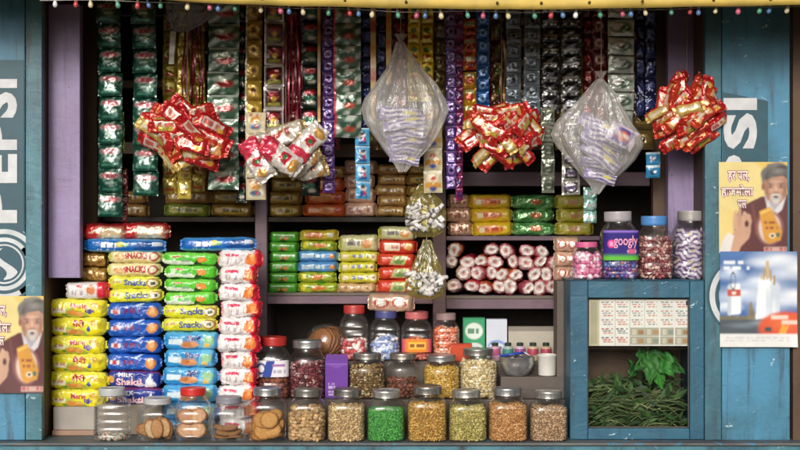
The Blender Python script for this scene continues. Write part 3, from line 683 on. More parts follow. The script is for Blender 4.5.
# ------------------------------------------------------------------ posters
SK, SK2, SKD = '#b98a72', '#c99a82', '#8a5f4c'
def man(ox=0.0):
    def P(pts): return [(x + ox, y) for x, y in pts]
    return [
        ('p', P([(.22, -1), (.22, -.35), (.3, .0), (.45, .12), (.62, .24), (1.1, .3), (1.1, -1)]), '#5a2a2c'),
        ('p', P([(.25, -.9), (.32, -.4), (.36, -.2), (.34, -.5), (.31, -1)]), '#451f22'),
        ('p', P([(.5, .1), (.54, -.2), (.56, -.6), (.53, -.6), (.5, -.25), (.47, .08)]), '#6f3a3a'),
        ('p', P([(.66, .28), (.70, .0), (.80, -.2), (.92, -.05), (.99, .3)]), '#d3d0d2'),
        ('p', P([(.72, .14), (.80, -.08), (.90, .1)]), '#a9a9b2'),
        ('e', .83 + ox, .62, .205, .34, '#5d5a57'), ('e', .66 + ox, .74, .05, .1, '#6a6662'), ('e', .99 + ox, .74, .06, .12, '#55514e'), ('e', .86 + ox, .93, .1, .06, '#7a7672'), ('p', P([(.64, .5), (.7, .95), (.8, .98), (.72, .8), (.69, .5)]), '#77736e'), ('p', P([(.8, .98), (.9, .9), (1.02, .86), (1.02, .6), (.95, .8)]), '#6d6965'), ('e', .76 + ox, .72, .15, .2, '#6a6763'), ('e', .93 + ox, .78, .13, .16, '#4a4744'),
        ('p', P([(.66, .6), (.66, .38), (.70, .18), (.80, .08), (.90, .1), (.985, .26), (1.0, .62), (.93, .7), (.78, .66)]), SK),
        ('e', .645 + ox, .46, .028, .08, SKD),
        ('p', P([(.66, .62), (.7, .73), (.82, .67), (.95, .73), (1.01, .6), (1.02, .85), (.7, .85)]), '#5f5b57'),
        ('e', .74 + ox, .53, .045, .014, '#7a6a60'), ('e', .91 + ox, .53, .045, .014, '#7a6a60'), ('E', .83 + ox, .6, .2, .06, '#a07a66'),
        ('E', .745 + ox, .48, .06, .07, '#6a4636'), ('E', .905 + ox, .48, .06, .07, '#6a4636'), ('e', .745 + ox, .475, .032, .014, '#cdbcb0'), ('e', .905 + ox, .475, .032, .014, '#cdbcb0'), ('e', .75 + ox, .475, .015, .016, '#2a1c18'), ('e', .905 + ox, .475, .015, .016, '#2a1c18'),
        ('p', P([(.80, .5), (.79, .36), (.83, .32), (.87, .36), (.85, .5)]), SK2), ('e', .83 + ox, .335, .04, .016, SKD),
        ('e', .83 + ox, .21, .085, .1, '#b9b2ac'), ('e', .83 + ox, .275, .075, .022, '#cfc9c2'), ('e', .83 + ox, .235, .035, .026, '#6a2f2a'), ('e', .83 + ox, .13, .045, .05, '#c9c4bd'),
        ('E', .70 + ox, .35, .06, .3, '#7a4f3e'), ('E', .96 + ox, .4, .06, .3, '#7a4f3e'), ('E', .83 + ox, .57, .14, .06, '#d6b09a'), ('E', .76 + ox, .38, .06, .08, '#d0a690'), ('E', .9 + ox, .38, .06, .08, '#d0a690'), ('E', .83 + ox, .42, .02, .1, '#dcb8a2'), ('e', .745 + ox, .44, .035, .012, '#8a5f4c'), ('e', .905 + ox, .44, .035, .012, '#8a5f4c'),
        ('E', .86 + ox, .8, .12, .1, '#8d8a86'), ('E', .7 + ox, .66, .06, .16, '#33302e'),
        # glow of white print round the packet, the packet
        ('e', .74 + ox, -.45, .2, .38, '#8d5a58'), ('e', .74 + ox, -.45, .16, .33, '#d9c2b4'),
        ('p', P([(.585, -.08), (.75, .02), (.92, -.52), (.90, -.72), (.72, -.8), (.66, -.7)]), '#cf9434'),
        ('p', P([(.60, -.1), (.745, -.01), (.755, -.06), (.61, -.16)]), '#e2b95c'),
        ('s', .66 + ox, .82, -.36, -.3, 7, '#8a3a22'), ('s', .68 + ox, .86, -.48, -.42, 9, '#8a3a22'),
        ('e', .78 + ox, -.62, .05, .06, '#e6d2b0'), ('e', .78 + ox, -.62, .025, .03, '#2a2016'), ('e', .86 + ox, -.6, .03, .05, '#3d6a4a'),
        ('r', .66 + ox, .99 + ox, -.97, -.86, '#c9a49a'), ('s', .67 + ox, .97 + ox, -.95, -.88, 15, '#a83340'),
        # hand with thumb and finger closed in a ring
        ('p', P([(.1, -1.0), (.15, -.72), (.22, -.52), (.29, -.38), (.43, -.36), (.47, -.5), (.44, -.68), (.32, -.86), (.28, -1.0)]), '#c59a80'),
        ('p', P([(.21, -.5), (.2, -.3), (.225, -.08), (.26, -.06), (.265, -.26), (.28, -.44)]), '#c9a086'),
        ('p', P([(.27, -.44), (.265, -.2), (.29, -.02), (.33, -.02), (.33, -.22), (.335, -.42)]), '#bf927a'),
        ('p', P([(.33, -.42), (.33, -.2), (.36, -.08), (.395, -.1), (.39, -.28), (.39, -.42)]), '#c9a086'),
        ('p', P([(.36, -.36), (.4, -.12), (.46, -.16), (.48, -.3), (.46, -.46), (.42, -.48), (.43, -.3), (.4, -.28)]), '#c59a80'),
        ('e', .405 + ox, -.36, .03, .07, '#4a2326'),
        ('p', P([(.0, -1), (.05, -.72), (.13, -.55), (.22, -.62), (.16, -1)]), '#dcd8d4'),
    ]
DES['man_poster'] = ('#d9bd62', [('g', 'u', .45, -.3, '#e6d698'), ('e', .3, .5, .4, .6, '#e2cf8a'), ('r', 0, 1, -1, -.985, '#cfc9b8')] + man(),
    [('हर पल,', .13, .44, .56, .80, '#8d2060', .03), ('हाजमोला', .03, .50, .22, .50, '#8d2060', .03), ('पल', .27, .40, -.02, .16, '#8d2060', .03)])
for s_, o_ in (('man_poster', .008),):
    b_, l_, t_ = DES[s_]
    DES[s_] = (b_, l_, [(a, u0 - .006, u1 + .006, v0 - .012, v1 + .012, c, .075) for a, u0, u1, v0, v1, c, w in t_] + [(a, u0, u1, v0, v1, '#efe6d8', .02) for a, u0, u1, v0, v1, c, w in t_])
def cloud(u, v, su, sv, c='#e3e8ee'):
    return [('e', u, v, su, sv, c), ('e', u + su * .7, v - sv * .3, su * .7, sv * .7, c), ('e', u - su * .7, v - sv * .4, su * .6, sv * .5, c)]
def cloud(u, v, su, sv, c='#dfe5ec'):
    return [('E', u, v, su * 1.5, sv * 1.6, c), ('E', u + su * .5, v - sv * .2, su, sv, c), ('E', u - su * .5, v - sv * .3, su, sv * .8, c), ('E', u + su * .2, v + sv * .3, su * .7, sv * .7, '#eef1f4')]
DES['sky_poster'] = ('#4a74ae', [('g', 'v', .8, -.1, '#9db6d8'), ('g', 'v', 1.1, .6, '#34609c')] + cloud(.72, .82, .3, .16) + cloud(.95, .6, .24, .2, '#cfd9e6') + cloud(.12, .55, .16, .14, '#b4c6e0') + cloud(.25, .1, .3, .16, '#c3d2e8') + cloud(.9, .05, .3, .2) + cloud(.45, .35, .24, .14, '#b9cae2') + cloud(.05, -.15, .2, .12, '#ccd8e8') + [
    ('p', [(0, -.38), (.3, -.36), (.6, -.4), (1, -.36), (1, -.74), (0, -.74)], '#454f5a'), ('r', 0, 1, -.43, -.35, '#6a6650'), ('E', .3, -.55, .3, .08, '#7a8690'), ('E', .5, -.5, .2, .06, '#8a949c'),
    ('p', [(.1, -.34), (.1, .28), (.14, .33), (.26, .32), (.27, -.3)], '#e3e7ea'), ('p', [(.1, -.34), (.1, .28), (.14, .33), (.15, -.3)], '#b9c3d0'), ('E', .22, .0, .08, .4, '#f2f3f4'), ('r', .1, .265, .07, .2, '#bd4634'), ('o', .17, .38, .035, .2, .75, '#4a525e'), ('e', .18, .13, .03, .03, '#f0e2d8'),
    ('E', .6, .1, .34, .7, '#d5e2f0'), ('p', [(.46, -.42), (.48, .1), (.5, .4), (.57, .48), (.66, .44), (.78, .28), (.77, -.36)], '#dfe4ea'), ('p', [(.64, -.4), (.66, .4), (.78, .28), (.77, -.36)], '#c4ced9'), ('E', .55, .1, .08, .5, '#f3f5f7'), ('E', .62, -.1, .05, .4, '#b4c0ce'), ('E', .7, -.2, .04, .3, '#e9edf1'),
    ('r', .56, .585, .4, .66, '#a5843e'), ('r', .6, .63, .42, .8, '#b8944a'), ('r', .645, .67, .38, .62, '#a07c38'), ('r', .69, .715, .3, .5, '#a5843e'), ('r', .53, .55, .42, .52, '#c2a258'), ('r', .61, .616, .42, .8, '#d9c088'),
    ('p', [(.36, -.4), (.39, -.05), (.41, -.05), (.46, -.4)], '#857858'), ('E', .41, -.3, .06, .12, '#5a5440'),
    ('e', .86, -.6, .36, .34, '#cf4c28'), ('E', .8, -.5, .3, .25, '#e8743c'), ('s', .66, .88, -.42, -.34, 5, '#f2d9c8'), ('s', .8, 1, -.52, -.44, 5, '#f2d9c8'), ('p', [(.76, -.72), (.81, -.5), (.85, -.58), (.9, -.5), (.85, -.72)], '#e8a03c'), ('r', .58, .67, -.68, -.58, '#3a4a52'),
    ('r', 0, 1, -1, -.72, '#dcdcda'), ('s', .06, .92, -.82, -.79, 40, '#aab0b6'), ('s', .06, .92, -.88, -.85, 44, '#b4b9be'), ('s', .05, .34, .73, .8, 8, '#e9eef4'), ('s', .05, .38, .62, .69, 9, '#e9eef4')], [])
def poster(design, px0, px1, y0, y1, d, label, nu, nv, curl):
    a = at(px0, y1, d); b = at(px1, y0, d); c = (a + b) / 2
    mb = MB(); flat_print(mb, b.x - a.x, b.z - a.z, design, nu, nv, thick=.0004, off=.0012, curl=curl, soft=4)
    o = mb.build('poster', 'print', loc=(c.x, d, c.z)); return tag(o, label, 'poster')
poster('man_poster', 719, 787.5, 162, 253, RD - .0135, 'faded yellow poster of a grey haired man in maroon shawl with raised hand', 130, 170,
       lambda u, v: .002 * math.sin(u * 5 + v * 2) * abs(v))
poster('sky_poster', 720, 797, 251.5, 347, RD - .0165, 'blue sky poster with white bags and an orange disc, lower right corner curling', 140, 170,
       lambda u, v: -.02 * max(0, u - .8) * 5 * max(0, -v - .55) - .003 * u * abs(math.sin(v * 3)))
poster('man_poster', -22, 43.5, 296, 393, LD - .0135, 'torn yellow poster of a man in maroon on the left panel', 130, 170,
       lambda u, v: .002 * math.sin(u * 4 + v * 3))

# ================================================================== BISCUIT PACKETS
_pm = {}
def pack_variant(design, w, h, dp, var, crump, e=.11, mat='film', nu=100, nt=60, p=.7, endh=.72):
    k = (design, round(w, 3), round(h, 3), var, crump)
    if k not in _pm:
        _pm[k] = Pack(w, h, dp, 3.7 * var + len(_pm), crump, p, e, .03, endh).mb(design, nu, nt).mesh('packet', mat)
    return _pm[k]
def put_pack(design, x0, x1, y0, y1, d, dp, label, group, crump=.0013, mat='film', name='biscuit_packet', cat='biscuit packet', rot=0, jit=.022, var=None, **kw):
    dc = d + dp / 2
    a = at(x0, y1, dc); b = at(x1, y0, dc); w, h = b.x - a.x, b.z - a.z
    me = pack_variant(design, round(w, 2), round(h * 1.03, 3), dp, rng.randrange(3) if var is None else var, crump, mat=mat, **kw)
    o = link(name, me, loc=((a.x + b.x) / 2, dc + rng.uniform(-.004, .004), (a.z + b.z) / 2))
    o.rotation_euler = (rng.uniform(-.05, .05), rot + rng.uniform(-jit, jit), rng.uniform(-.05, .05))
    return tag(o, label, cat, group)
def ordl(i, n):
    return 'topmost' if i == 0 else 'lowest' if i == n - 1 else ORD[i] + ' from top'
def stack(x0, x1, rows, d, dp, stackname, group, descs, crump=.0013, mat='film', **kw):
    """rows: (y0, y1, design, dx0, dx1)"""
    n = len(rows)
    for i, r in enumerate(rows):
        dx0, dx1 = (r[3], r[4]) if len(r) > 3 else (0, 0)
        put_pack(r[2], x0 + dx0 + rng.uniform(-1.6, 1.2), x1 + dx1 + rng.uniform(-1.2, 1.6), r[0], r[1], d, dp, '%s, %s in %s' % (descs[r[2]], ordl(i, n), stackname), group, crump, mat, **kw)

GB = 'biscuit packets stacked on the left of the counter'
DC = dict(yellow_marie='yellow biscuit packet', yellow_hindi='yellow biscuit packet with Hindi lettering', blue_marie='sky blue biscuit packet', blue_hindi='sky blue biscuit packet with Hindi lettering',
    milk='dark blue milk biscuit packet', blue_cream='royal blue biscuit packet', lemon='lemon yellow snack packet', cream='cream snack packet with red lettering', green='bright green biscuit packet',
    white_red='white biscuit packet with red ends', bronze='crumpled bronze packet', white_top='white packet with red right end')
F1 = .085
stack(50, 108, [(299, 317, 'yellow_marie', -1, 0), (317.3, 335.5, 'yellow_hindi'), (335.8, 353, 'yellow_marie'), (353.3, 371, 'yellow_hindi', 1, 0), (371.3, 388.5, 'yellow_hindi'), (388.8, 406.5, 'yellow_marie', 1, 0)], F1, .062, 'the leftmost stack', GB, DC, .0034, e=.17, endh=.42, p=.62)
put_pack('white_top', 66, 110, 282, 298.6, F1, .06, 'white packet with red right end lying on the yellow stack', GB, .0022)
stack(108.5, 162, [(250, 262.7, 'cream'), (263, 275.8, 'cream'), (276, 288.8, 'lemon'), (289, 302, 'lemon'), (302.5, 319, 'blue_cream', 0, 1), (319.3, 336, 'blue_cream', 0, 1), (336.3, 353, 'blue_cream', 0, 0), (353.3, 370, 'blue_cream', -2, 0), (370.3, 387, 'milk', -1, 1), (387.3, 404, 'milk', 0, 1)], F1 + .01, .06, 'the blue and cream stack', GB, DC, .0032, e=.13, endh=.5, p=.6)
stack(163.5, 218, [(252.5, 265.2, 'green'), (265.6, 278.4, 'green'), (278.8, 291.6, 'green'), (292, 304.6, 'green'), (304.9, 317.6, 'lemon'), (318, 331, 'lemon'), (331.5, 348.8, 'blue_marie', 0, 1), (349.2, 366.4, 'blue_marie'), (366.8, 384, 'blue_hindi', -1, 0), (384.4, 401.6, 'blue_marie', 0, 1), (402, 419, 'blue_marie'), (419.4, 436.5, 'blue_hindi')], F1 + .005, .06, 'the green and blue stack', GB, DC, .003, e=.12, endh=.55, p=.58)
rows = [(250 + 16.9 * i, 266.6 + 16.9 * i, 'white_red', rng.uniform(-1.5, 1), rng.uniform(-2, 3)) for i in range(11)]
stack(219.5, 259, rows, F1 + .005, .06, 'the white and red stack', GB, DC, .0062, mat='film', p=.6)
put_pack('long_blue', 85, 166, 239, 252, F1 + .01, .06, 'long blue packet across the top of the cream stack', GB, .002)
put_pack('long_blue', 180, 257, 237.5, 250.5, F1 + .01, .06, 'long blue packet tilted across the white and green stacks', GB, .002, rot=-.03)
put_pack('bronze', 82, 109, 252.8, 266.8, F1 + .05, .06, 'crumpled bronze packet, upper of two by the lilac board', GB, .003, 'foil')
put_pack('bronze', 81, 109, 267.2, 281.6, F1 + .045, .06, 'crumpled bronze packet, lower of two by the lilac board', GB, .003, 'foil')
put_pack('bread', 84, 130, 224, 239.5, F1 + .02, .07, 'red and cream bread packet on top of stack, left one', 'bread packets', .004, 'foil', 'bread_packet', 'bread packet')
put_pack('bread', 122, 170, 223, 239, F1 + .03, .07, 'red and cream bread packet on top of stack, right one', 'bread packets', .004, 'foil', 'bread_packet', 'bread packet')
# plinth blocks under the stacks
def block(name, px0, px1, y0, y1, d, dep, col, label, cat, mat='card', bevel=.004):
    a = at(px0, y1, d); b = at(px1, y0, d); z0 = a.z
    c = Vector(((a.x + b.x) / 2, d + dep / 2, z0))
    mb = MB().box(a.x - c.x, b.x - c.x, -dep / 2, dep / 2, 0, b.z - z0, col)
    return tag(mb.build(name, mat, None, False, loc=c, bevel=bevel), label, cat)
zc = lambda d: 225 + (EYE - COUNTER_Z) / S(d)      # picture row of the counter top at depth d
block('wooden_plank', 52, 94, 430.5, zc(.07) - .1, .07, .1, '#a58672', 'pinkish wooden plank on the counter under the grey block', 'plank', 'card', .002)
block('foam_block', 53, 95, 407, 430.2, .075, .1, '#a9a29a', 'grey foam block under the yellow packets', 'block')
block('carton', 97, 162, 404.5, zc(.09) - .1, .09, .09, '#8f8578', 'plain grey brown carton under the blue packets', 'carton')

# packets on the shelves
GM = 'packets on the middle shelf'
DS = dict(sh_green='dark green boxy packet', sh_choc='gold packet with brown biscuit print', sh_ylgreen='yellow green packet', sh_blue='pale blue packet', sh_lemon='lemon packet with ring print', sh_silver='silver yellow packet',
    sh_beige='flat beige packet', sh_red='red and cream packet', sh_redgreen='red packet with green print', sh_brown='dim brown packet', sh_brown2='dim gold brown packet', sh_olive='dim olive packet', sh_orange='orange red packet',
    sh_pink='pinkish crinkled packet', sh_yellow='yellow packet with orange print', sh_gbag='crumpled green packet', sh_ol='olive yellow packet', peach='clear pack of cream sweets')
D1 = SH + .025
def srow(y0, y1, n, des_, d0=0, d1=0): 
    h = (y1 - y0) / n; ds = des_ if isinstance(des_, list) else [des_] * n
    return [(y0 + h * i + .2, y0 + h * (i + 1), ds[i], rng.uniform(-1, 1), rng.uniform(-1, 1)) for i in range(n)]
LOW = dict(nu=64, nt=40)
stack(269, 299, srow(231.5, 292.6, 6, 'sh_green'), D1, .07, 'the green stack on the middle shelf', GM, DS, .001, p=.5, **LOW)
stack(300, 337, srow(230, 292.6, 6, ['sh_choc', 'sh_ylgreen', 'sh_blue', 'sh_blue', 'sh_ylgreen', 'sh_ylgreen']), D1, .06, 'the second stack on the middle shelf', GM, DS, .003, **LOW)
stack(338, 378, [(235, 251, 'sh_silver'), (251.4, 261.7, 'sh_lemon'), (262, 272.2, 'sh_lemon'), (272.5, 283, 'sh_lemon'), (283.3, 292.6, 'sh_beige')], D1, .06, 'the lemon stack on the middle shelf', GM, DS, .003, **LOW)
stack(378.5, 416, [(226.5, 240, 'sh_silver'), (240.3, 253.2, 'sh_red'), (253.5, 266.2, 'sh_redgreen'), (266.5, 279.2, 'sh_redgreen'), (279.5, 292.6, 'sh_redgreen')], D1, .06, 'the red stack beside the yellow bags', GM, DS, .0022, **LOW)
GU = 'packets on the upper shelf'
D2 = SH + .045
for x0, x1, y0, n, de, nm in ((100, 148, 191, 2, 'sh_brown', 'the far left upper stack'), (165, 210, 166, 4, ['sh_brown2', 'sh_brown', 'sh_brown', 'sh_olive'], 'the upper stack below the gold sachets'), (211, 254, 166, 4, 'sh_brown2', 'the upper stack left of the divider'),
        (269, 303, 167, 4, 'sh_brown2', 'the upper stack right of the divider'), (304.5, 345, 166, 4, ['sh_brown', 'sh_orange', 'sh_orange', 'sh_orange'], 'the orange upper stack'), (346, 376, 160, 4, 'sh_pink', 'the pink upper stack'), (377, 408, 164, 5, 'sh_brown', 'the upper stack under the clear bag'), (408.5, 432, 164, 5, 'sh_brown2', 'the upper stack behind the yellow bag')):
    stack(x0, x1, srow(y0, 216.6, n, de), D2, .06, nm, GU, DS, .0032, **LOW)
GR = 'packets on the right shelf'
stack(470, 512, srow(194.5, 235.6, 3, 'sh_yellow'), D1, .06, 'the yellow stack on the right shelf', GR, DS, .0025, **LOW)
stack(512.5, 554, srow(195, 235.6, 3, 'sh_gbag'), D1, .06, 'the green stack on the right shelf', GR, DS, .004, 'foil', **LOW)
stack(554.5, 592, srow(195, 235.6, 3, 'sh_ol'), D1, .06, 'the olive stack on the right shelf', GR, DS, .0025, **LOW)
stack(446.8, 470, srow(194, 235.6, 3, 'sh_pink'), D1, .06, 'the stack beside the mauve divider', GR, DS, .004, 'foil', **LOW)
# clear packs of sweets
put_pack('peach', 368, 414, 294.5, 311, .33, .055, 'clear pack of cream sweets lying across the blue and pink lids', 'clear sweet packs', .003, 'foil', 'sweet_pack', 'sweet pack', **LOW)
for i, (y0, y1, nm) in enumerate(((237, 251.5, 'topmost'), (251.8, 266, 'middle'), (266.3, 280.5, 'lowest'))):
    put_pack('peach', 553, 580, y0, y1, .2, .07, 'clear pack of pink cream sweets, %s of three beside the pink jar' % nm, 'clear sweet packs', .003, 'foil', 'sweet_pack', 'sweet pack', **LOW)
block('wooden_box', 557, 569.3, 281, 396.6, .17, .11, '#6d625a', 'narrow weathered wooden box end standing left of the blue cabinet', 'box', 'card', .003)

# rolls in twisted wrappers, ends towards us
GRR = 'rolls of biscuits heaped on the right shelf'
def roll_mesh(seed, body, endc):
    q = random.Random(seed); mb = MB()
    prof = [(.003, .010), (.009, .001), (.015, -.005), (.020, -.004), (.0235, .003), (.0275, .007), (.0295, .016), (.0295, .16), (.02, .168), (.002, .17)]
    cols = ['#a0625c', endc, '#ded6d2', endc, '#c9a8a6', body, body, body, body, body]
    mb.lathe(prof, 40, cols=cols, jit=lambda a, z: 1 + (.10 if z < .008 else .04) * math.sin(a * 2 + seed) + (.07 if z < .005 else .02) * math.sin(a * 7 + z * 300 + seed * 2) + .03 * math.sin(a * 13 + seed * 5 + z * 100))
    mb.xform(Matrix.Rotation(R(-90), 4, 'X'))           # axis now runs back along y
    for i in range(len(mb.v)):
        w = noise.noise_vector(Vector(mb.v[i]) * 70 + Vector((seed * 9, 0, 0))) * .005; mb.v[i] = tuple(Vector(mb.v[i]) + w)
    return mb.mesh('roll', 'film')
RM = [roll_mesh(i, ['#a8505a', '#b3343e', '#c4a0a0', '#b8603e', '#b9a08a'][i % 5], ['#d8ccc6', '#cfbdb8', '#dcc0bc'][i % 3]) for i in range(7)]
rolls = []
for row, (yc, xs) in enumerate(((287, [455, 469, 483, 497, 512, 527, 541, 553, 566]), (274, [461, 475.5, 490, 503, 518, 533, 548, 562]), (262, [454, 468, 482, 497, 511, 526, 541, 556]), (251, [453, 491, 503, 527, 545]))):
    for x in xs: rolls.append((x + rng.uniform(-2.6, 2.6), yc + rng.uniform(-1.4, 1.4), row))
for x, y, row in rolls:
    o = link('biscuit_roll', RM[rng.randrange(7)], loc=at(x, y, D1 - .005 + rng.uniform(0, .012)))
    sx = rng.uniform(.86, 1.12); o.scale = (sx, 1, sx * rng.uniform(.76, .98)); o.rotation_euler = (rng.uniform(-.08, .08), rng.uniform(0, 6.28), rng.uniform(-.38, .38))
    tag(o, 'biscuit roll in a red and white twisted wrapper, %s row of the heap' % ['lowest', 'second lowest', 'third lowest', 'topmost'][row], 'biscuit roll', GRR)

# ================================================================== HANGING STRIPS OF SACHETS
_sm = {}
def sachet(design, w, h, var, mat, bul):
    k = (design, round(w, 3), round(h, 4), var)
    if k not in _sm:
        mb = MB(); flat_print(mb, w, h, design, 20, 20, bulge=min(w, h) * bul, wr=.0045, soft=1, seed=len(_sm) * 1.3 + var, thick=.0006, back=True)
        if mat != 'film': mb.c = [tuple(min(.85, v * 1.4) for v in c) for c in mb.c]
        _sm[k] = mb.mesh('sachet', mat)
    return _sm[k]
GS = 'sachet strips hanging in the kiosk'
def strip(x0, x1, y0, y1, pitch, design, d, label, mat='foil', drift=0, bul=.12, yaw=.22):
    n = max(1, round((y1 - y0) / pitch)); s = S(d); w = (x1 - x0) * s; h = (y1 - y0) / n * s
    top = at((x0 + x1) / 2, y0, d)
    t = thing('sachet_strip', label, 'sachet strip', top, GS)
    base = rng.uniform(-.15, .15); ph = rng.uniform(0, 6)
    for i in range(n):
        o = link('sachet', sachet(design, w, h * .992, rng.randrange(6), mat, bul), t)
        f = (i + .5) / n
        o.location = (drift * s * f + .0012 * math.sin(i * .9 + ph), .004 * math.sin(i * .7 + ph), -h * (i + .5))
        o.rotation_euler = (rng.uniform(-.2, .2), rng.uniform(-.03, .03), base + rng.uniform(-yaw, yaw))
    return t
dk = 'dark green sachet strip with maroon badges, '
strip(97, 121, 0, 217, 24.6, 'dkgreen', .10, dk + 'leftmost of all and reaching lowest', drift=2)
strip(131, 156, 0, 196, 25, 'dkgreen', .08, dk + 'second from left with bottom swinging right', drift=3)
strip(119, 124.5, 112, 153, 14, 'lime', .16, 'short narrow lime green strip between the two dark green strips')
strip(122, 128, 168, 222, 9, 'redlet', .17, 'narrow rusty red strip beside the leftmost dark green strip')
strip(163, 177, 14, 194, 17, 'gold', .2, 'olive gold sachet strip just right of the dark green strips')
strip(177.5, 191, 8, 199, 19, 'goldpic', .17, 'pale gold sachet strip ending in the middle of three gold ones')
strip(191.5, 205, 14, 192, 17, 'gold', .2, 'olive gold sachet strip left of the wide silver green strip')
strip(208, 239, 0, 190, 22.6, 'gsilver', .14, 'wide silvery green sachet strip behind the large red packet bundle')
strip(236.5, 247, 0, 203, 23, 'dkred', .22, 'narrow dark strip squeezed between silvery green and gold face strips')
strip(245.5, 262, 0, 162, 19.5, 'goldface', .16, 'gold sachet strip with round brown faces and pale edge')
strip(246, 266, 112, 200, 22, 'creamface', .12, 'cream sachet strip with orange and blue pictures ending above the left divider', 'film')
strip(264, 284, 0, 152, 23, 'marwin', .14, 'maroon sachet strip in white frames')
strip(301, 320, 0, 196, 21.5, 'dkred', .15, 'dark green and red sachet strip left of the purple strip')
strip(322.5, 334.5, 0, 193, 12.4, 'purp', .13, 'thin purple sachet strip of square rings, left one', yaw=.1)
strip(333.5, 361, 0, 138, 22.8, 'gsilver2', .11, 'wide silvery green strip with crimson left edge')
strip(361, 372, 0, 128, 15, 'navy', .17, 'navy sachet strip left of the clear bag')
strip(355.5, 370, 128, 199, 17.5, 'bluefig', .14, 'light blue sachet strip with dark haired figures', 'film', yaw=.12)
strip(377, 386, 0, 112, 15, 'navy', .18, 'narrow navy strip between the two orange tapes')
strip(393, 408, 0, 112, 18, 'dred', .18, 'dark red sachet strip behind the clear bag')
strip(408, 420.5, 4, 102, 19.5, 'yellow', .15, 'yellow sachet strip, left one of the pair beside the clear bag', yaw=.1)
strip(421, 433.5, 4, 102, 19.5, 'yellow', .16, 'yellow sachet strip, right one of the pair beside the clear bag', yaw=.1)
strip(423.5, 442, 103, 193, 22.5, 'creamgold', .12, 'cream and gold sachet strip hanging above the upper yellow bag', 'film', yaw=.1)
strip(434, 446, 6, 152, 16, 'olive', .2, 'dull brown sachet strip right of the yellow pair')
strip(446, 456, 0, 189, 12.4, 'purp', .12, 'thin purple sachet strip of square rings, right one', yaw=.1)
strip(455.5, 463, 0, 201, 12.4, 'purpred', .15, 'magenta strip reaching lowest beside the right thin purple one', yaw=.1)
strip(463, 476.5, 18, 70, 17, 'orange', .19, 'orange red glossy strip above the yellow orange packets')
strip(463, 476.5, 72, 122, 17, 'yelpack', .2, 'yellow orange packets hanging left of the blue strip')
strip(476.5, 489.5, 0, 118, 13.4, 'blues', .15, 'mid blue sachet strip with pale rings')
strip(491, 504, 0, 122, 20, 'brgold', .22, 'brown gold sachet strip between blue and grey strips')
strip(506, 521, 0, 116, 13.8, 'greywin', .15, 'grey sachet strip with dark windows, left of the pair', yaw=.1)
strip(524, 540, 0, 114, 13.8, 'greywin', .14, 'grey sachet strip with dark windows, right of the pair', yaw=.1)
strip(542, 559, 0, 112, 13.8, 'blksil', .14, 'black and silver sachet strip, left of the pair', 'foilm')
strip(561, 581, 0, 112, 13.8, 'blksil', .14, 'black and silver sachet strip, right of the pair', 'foilm')
strip(541, 554.5, 108, 193, 16, 'silgreen', .11, 'silver green sachet strip below the left black silver strip', 'foilm')
strip(562, 580, 108, 195, 15, 'silwin', .11, 'silver framed sachet strip just left of the right clear bag', 'foilm')
strip(583, 592, 0, 120, 17, 'dred', .2, 'dark red strip right of the black silver pair')
strip(592, 607, 0, 120, 17, 'redlet', .18, 'maroon sachet strip with pale round letters')
strip(608, 634, 0, 128, 19.5, 'gwhite', .12, 'wide green and white glossy strip above the right clear bag')
strip(636, 645.5, 0, 116, 18, 'navy', .18, 'narrow navy strip, left one of two by the right post')
strip(645.5, 656, 8, 112, 18, 'navy', .16, 'narrow navy strip, right one of two by the right post')
strip(646, 660, 152, 178, 13, 'bluesm', .09, 'short blue pair of sachets hanging below the right red bundle', 'film')
strip(583.5, 597, 187, 223, 12, 'aqua', .1, 'short pale aqua foil strip hanging under the right clear bag', 'foilm')

# dim strips hanging further back
for x0, x1, y1, p_, de, lb in ((163, 184, 150, 24, 'olive', 'dull wide brown strip far back behind the gold sachets'), (186, 207, 150, 24, 'brgold', 'brown gold strip far back left of the silvery green strip'), (284, 301, 150, 20, 'redlet', 'rusty strip far back behind the crimson streamers'), (318, 340, 150, 20, 'dred', 'dark red strip far back behind the purple strip'),
        (360, 378, 150, 20, 'brgold', 'brown gold strip far back left of the central bag'), (379, 408, 150, 22, 'olive', 'wide dull brown strip far back behind the central bag'), (441, 464, 150, 22, 'brgold', 'brown gold strip far back behind the right purple strip'), (488, 508, 150, 20, 'dred', 'dark red strip far back beside the blue rings'), (518, 543, 150, 20, 'brgold', 'brown gold strip far back between the grey strips'), (555, 564, 150, 16, 'olive', 'thin brown strip far back between black silver pair'), (578, 610, 150, 22, 'gold', 'wide olive gold strip far back above the right bag'), (630, 654, 150, 22, 'olive', 'dull brown strip far back near the right post')):
    strip(x0, x1, 6, y1, p_, de, .235, lb)
# loose crimson streamers and orange tapes
def streamers(x0, x1, y0, y1, n, cols, d, label):
    top = at((x0 + x1) / 2, y0, d); t = thing('foil_streamers', label, 'streamers', top, 'foil streamers')
    for i in range(n):
        mb = MB(); s = S(d); x = ((i + .5) / n - .5) * (x1 - x0) * s; wd_ = (x1 - x0) * s / n * .75
        ln = (y1 - y0) * s * rng.uniform(.8, 1); ph = rng.uniform(0, 6); vs = []; m = 26
        for k in range(m + 1):
            f = k / m; a = .9 * math.sin(f * 5 + ph); cx = x * (1 + .25 * f) + .003 * math.sin(f * 7 + ph)
            cy = .006 * math.sin(f * 6 + ph * 2) + i % 3 * .004
            for q in (-.5, .5): vs.append((cx + q * wd_ * math.cos(a), cy + q * wd_ * math.sin(a), -ln * f))
        mb.add(vs, [(2 * k, 2 * k + 1, 2 * k + 3, 2 * k + 2) for k in range(m)], cols[i % len(cols)])
        mb.build('streamer', 'foil', t)
streamers(183, 202, 26, 112, 7, ['#7d1a26', '#93243a', '#5d1a20'], .15, 'dark crimson foil streamers in front of the gold strips')
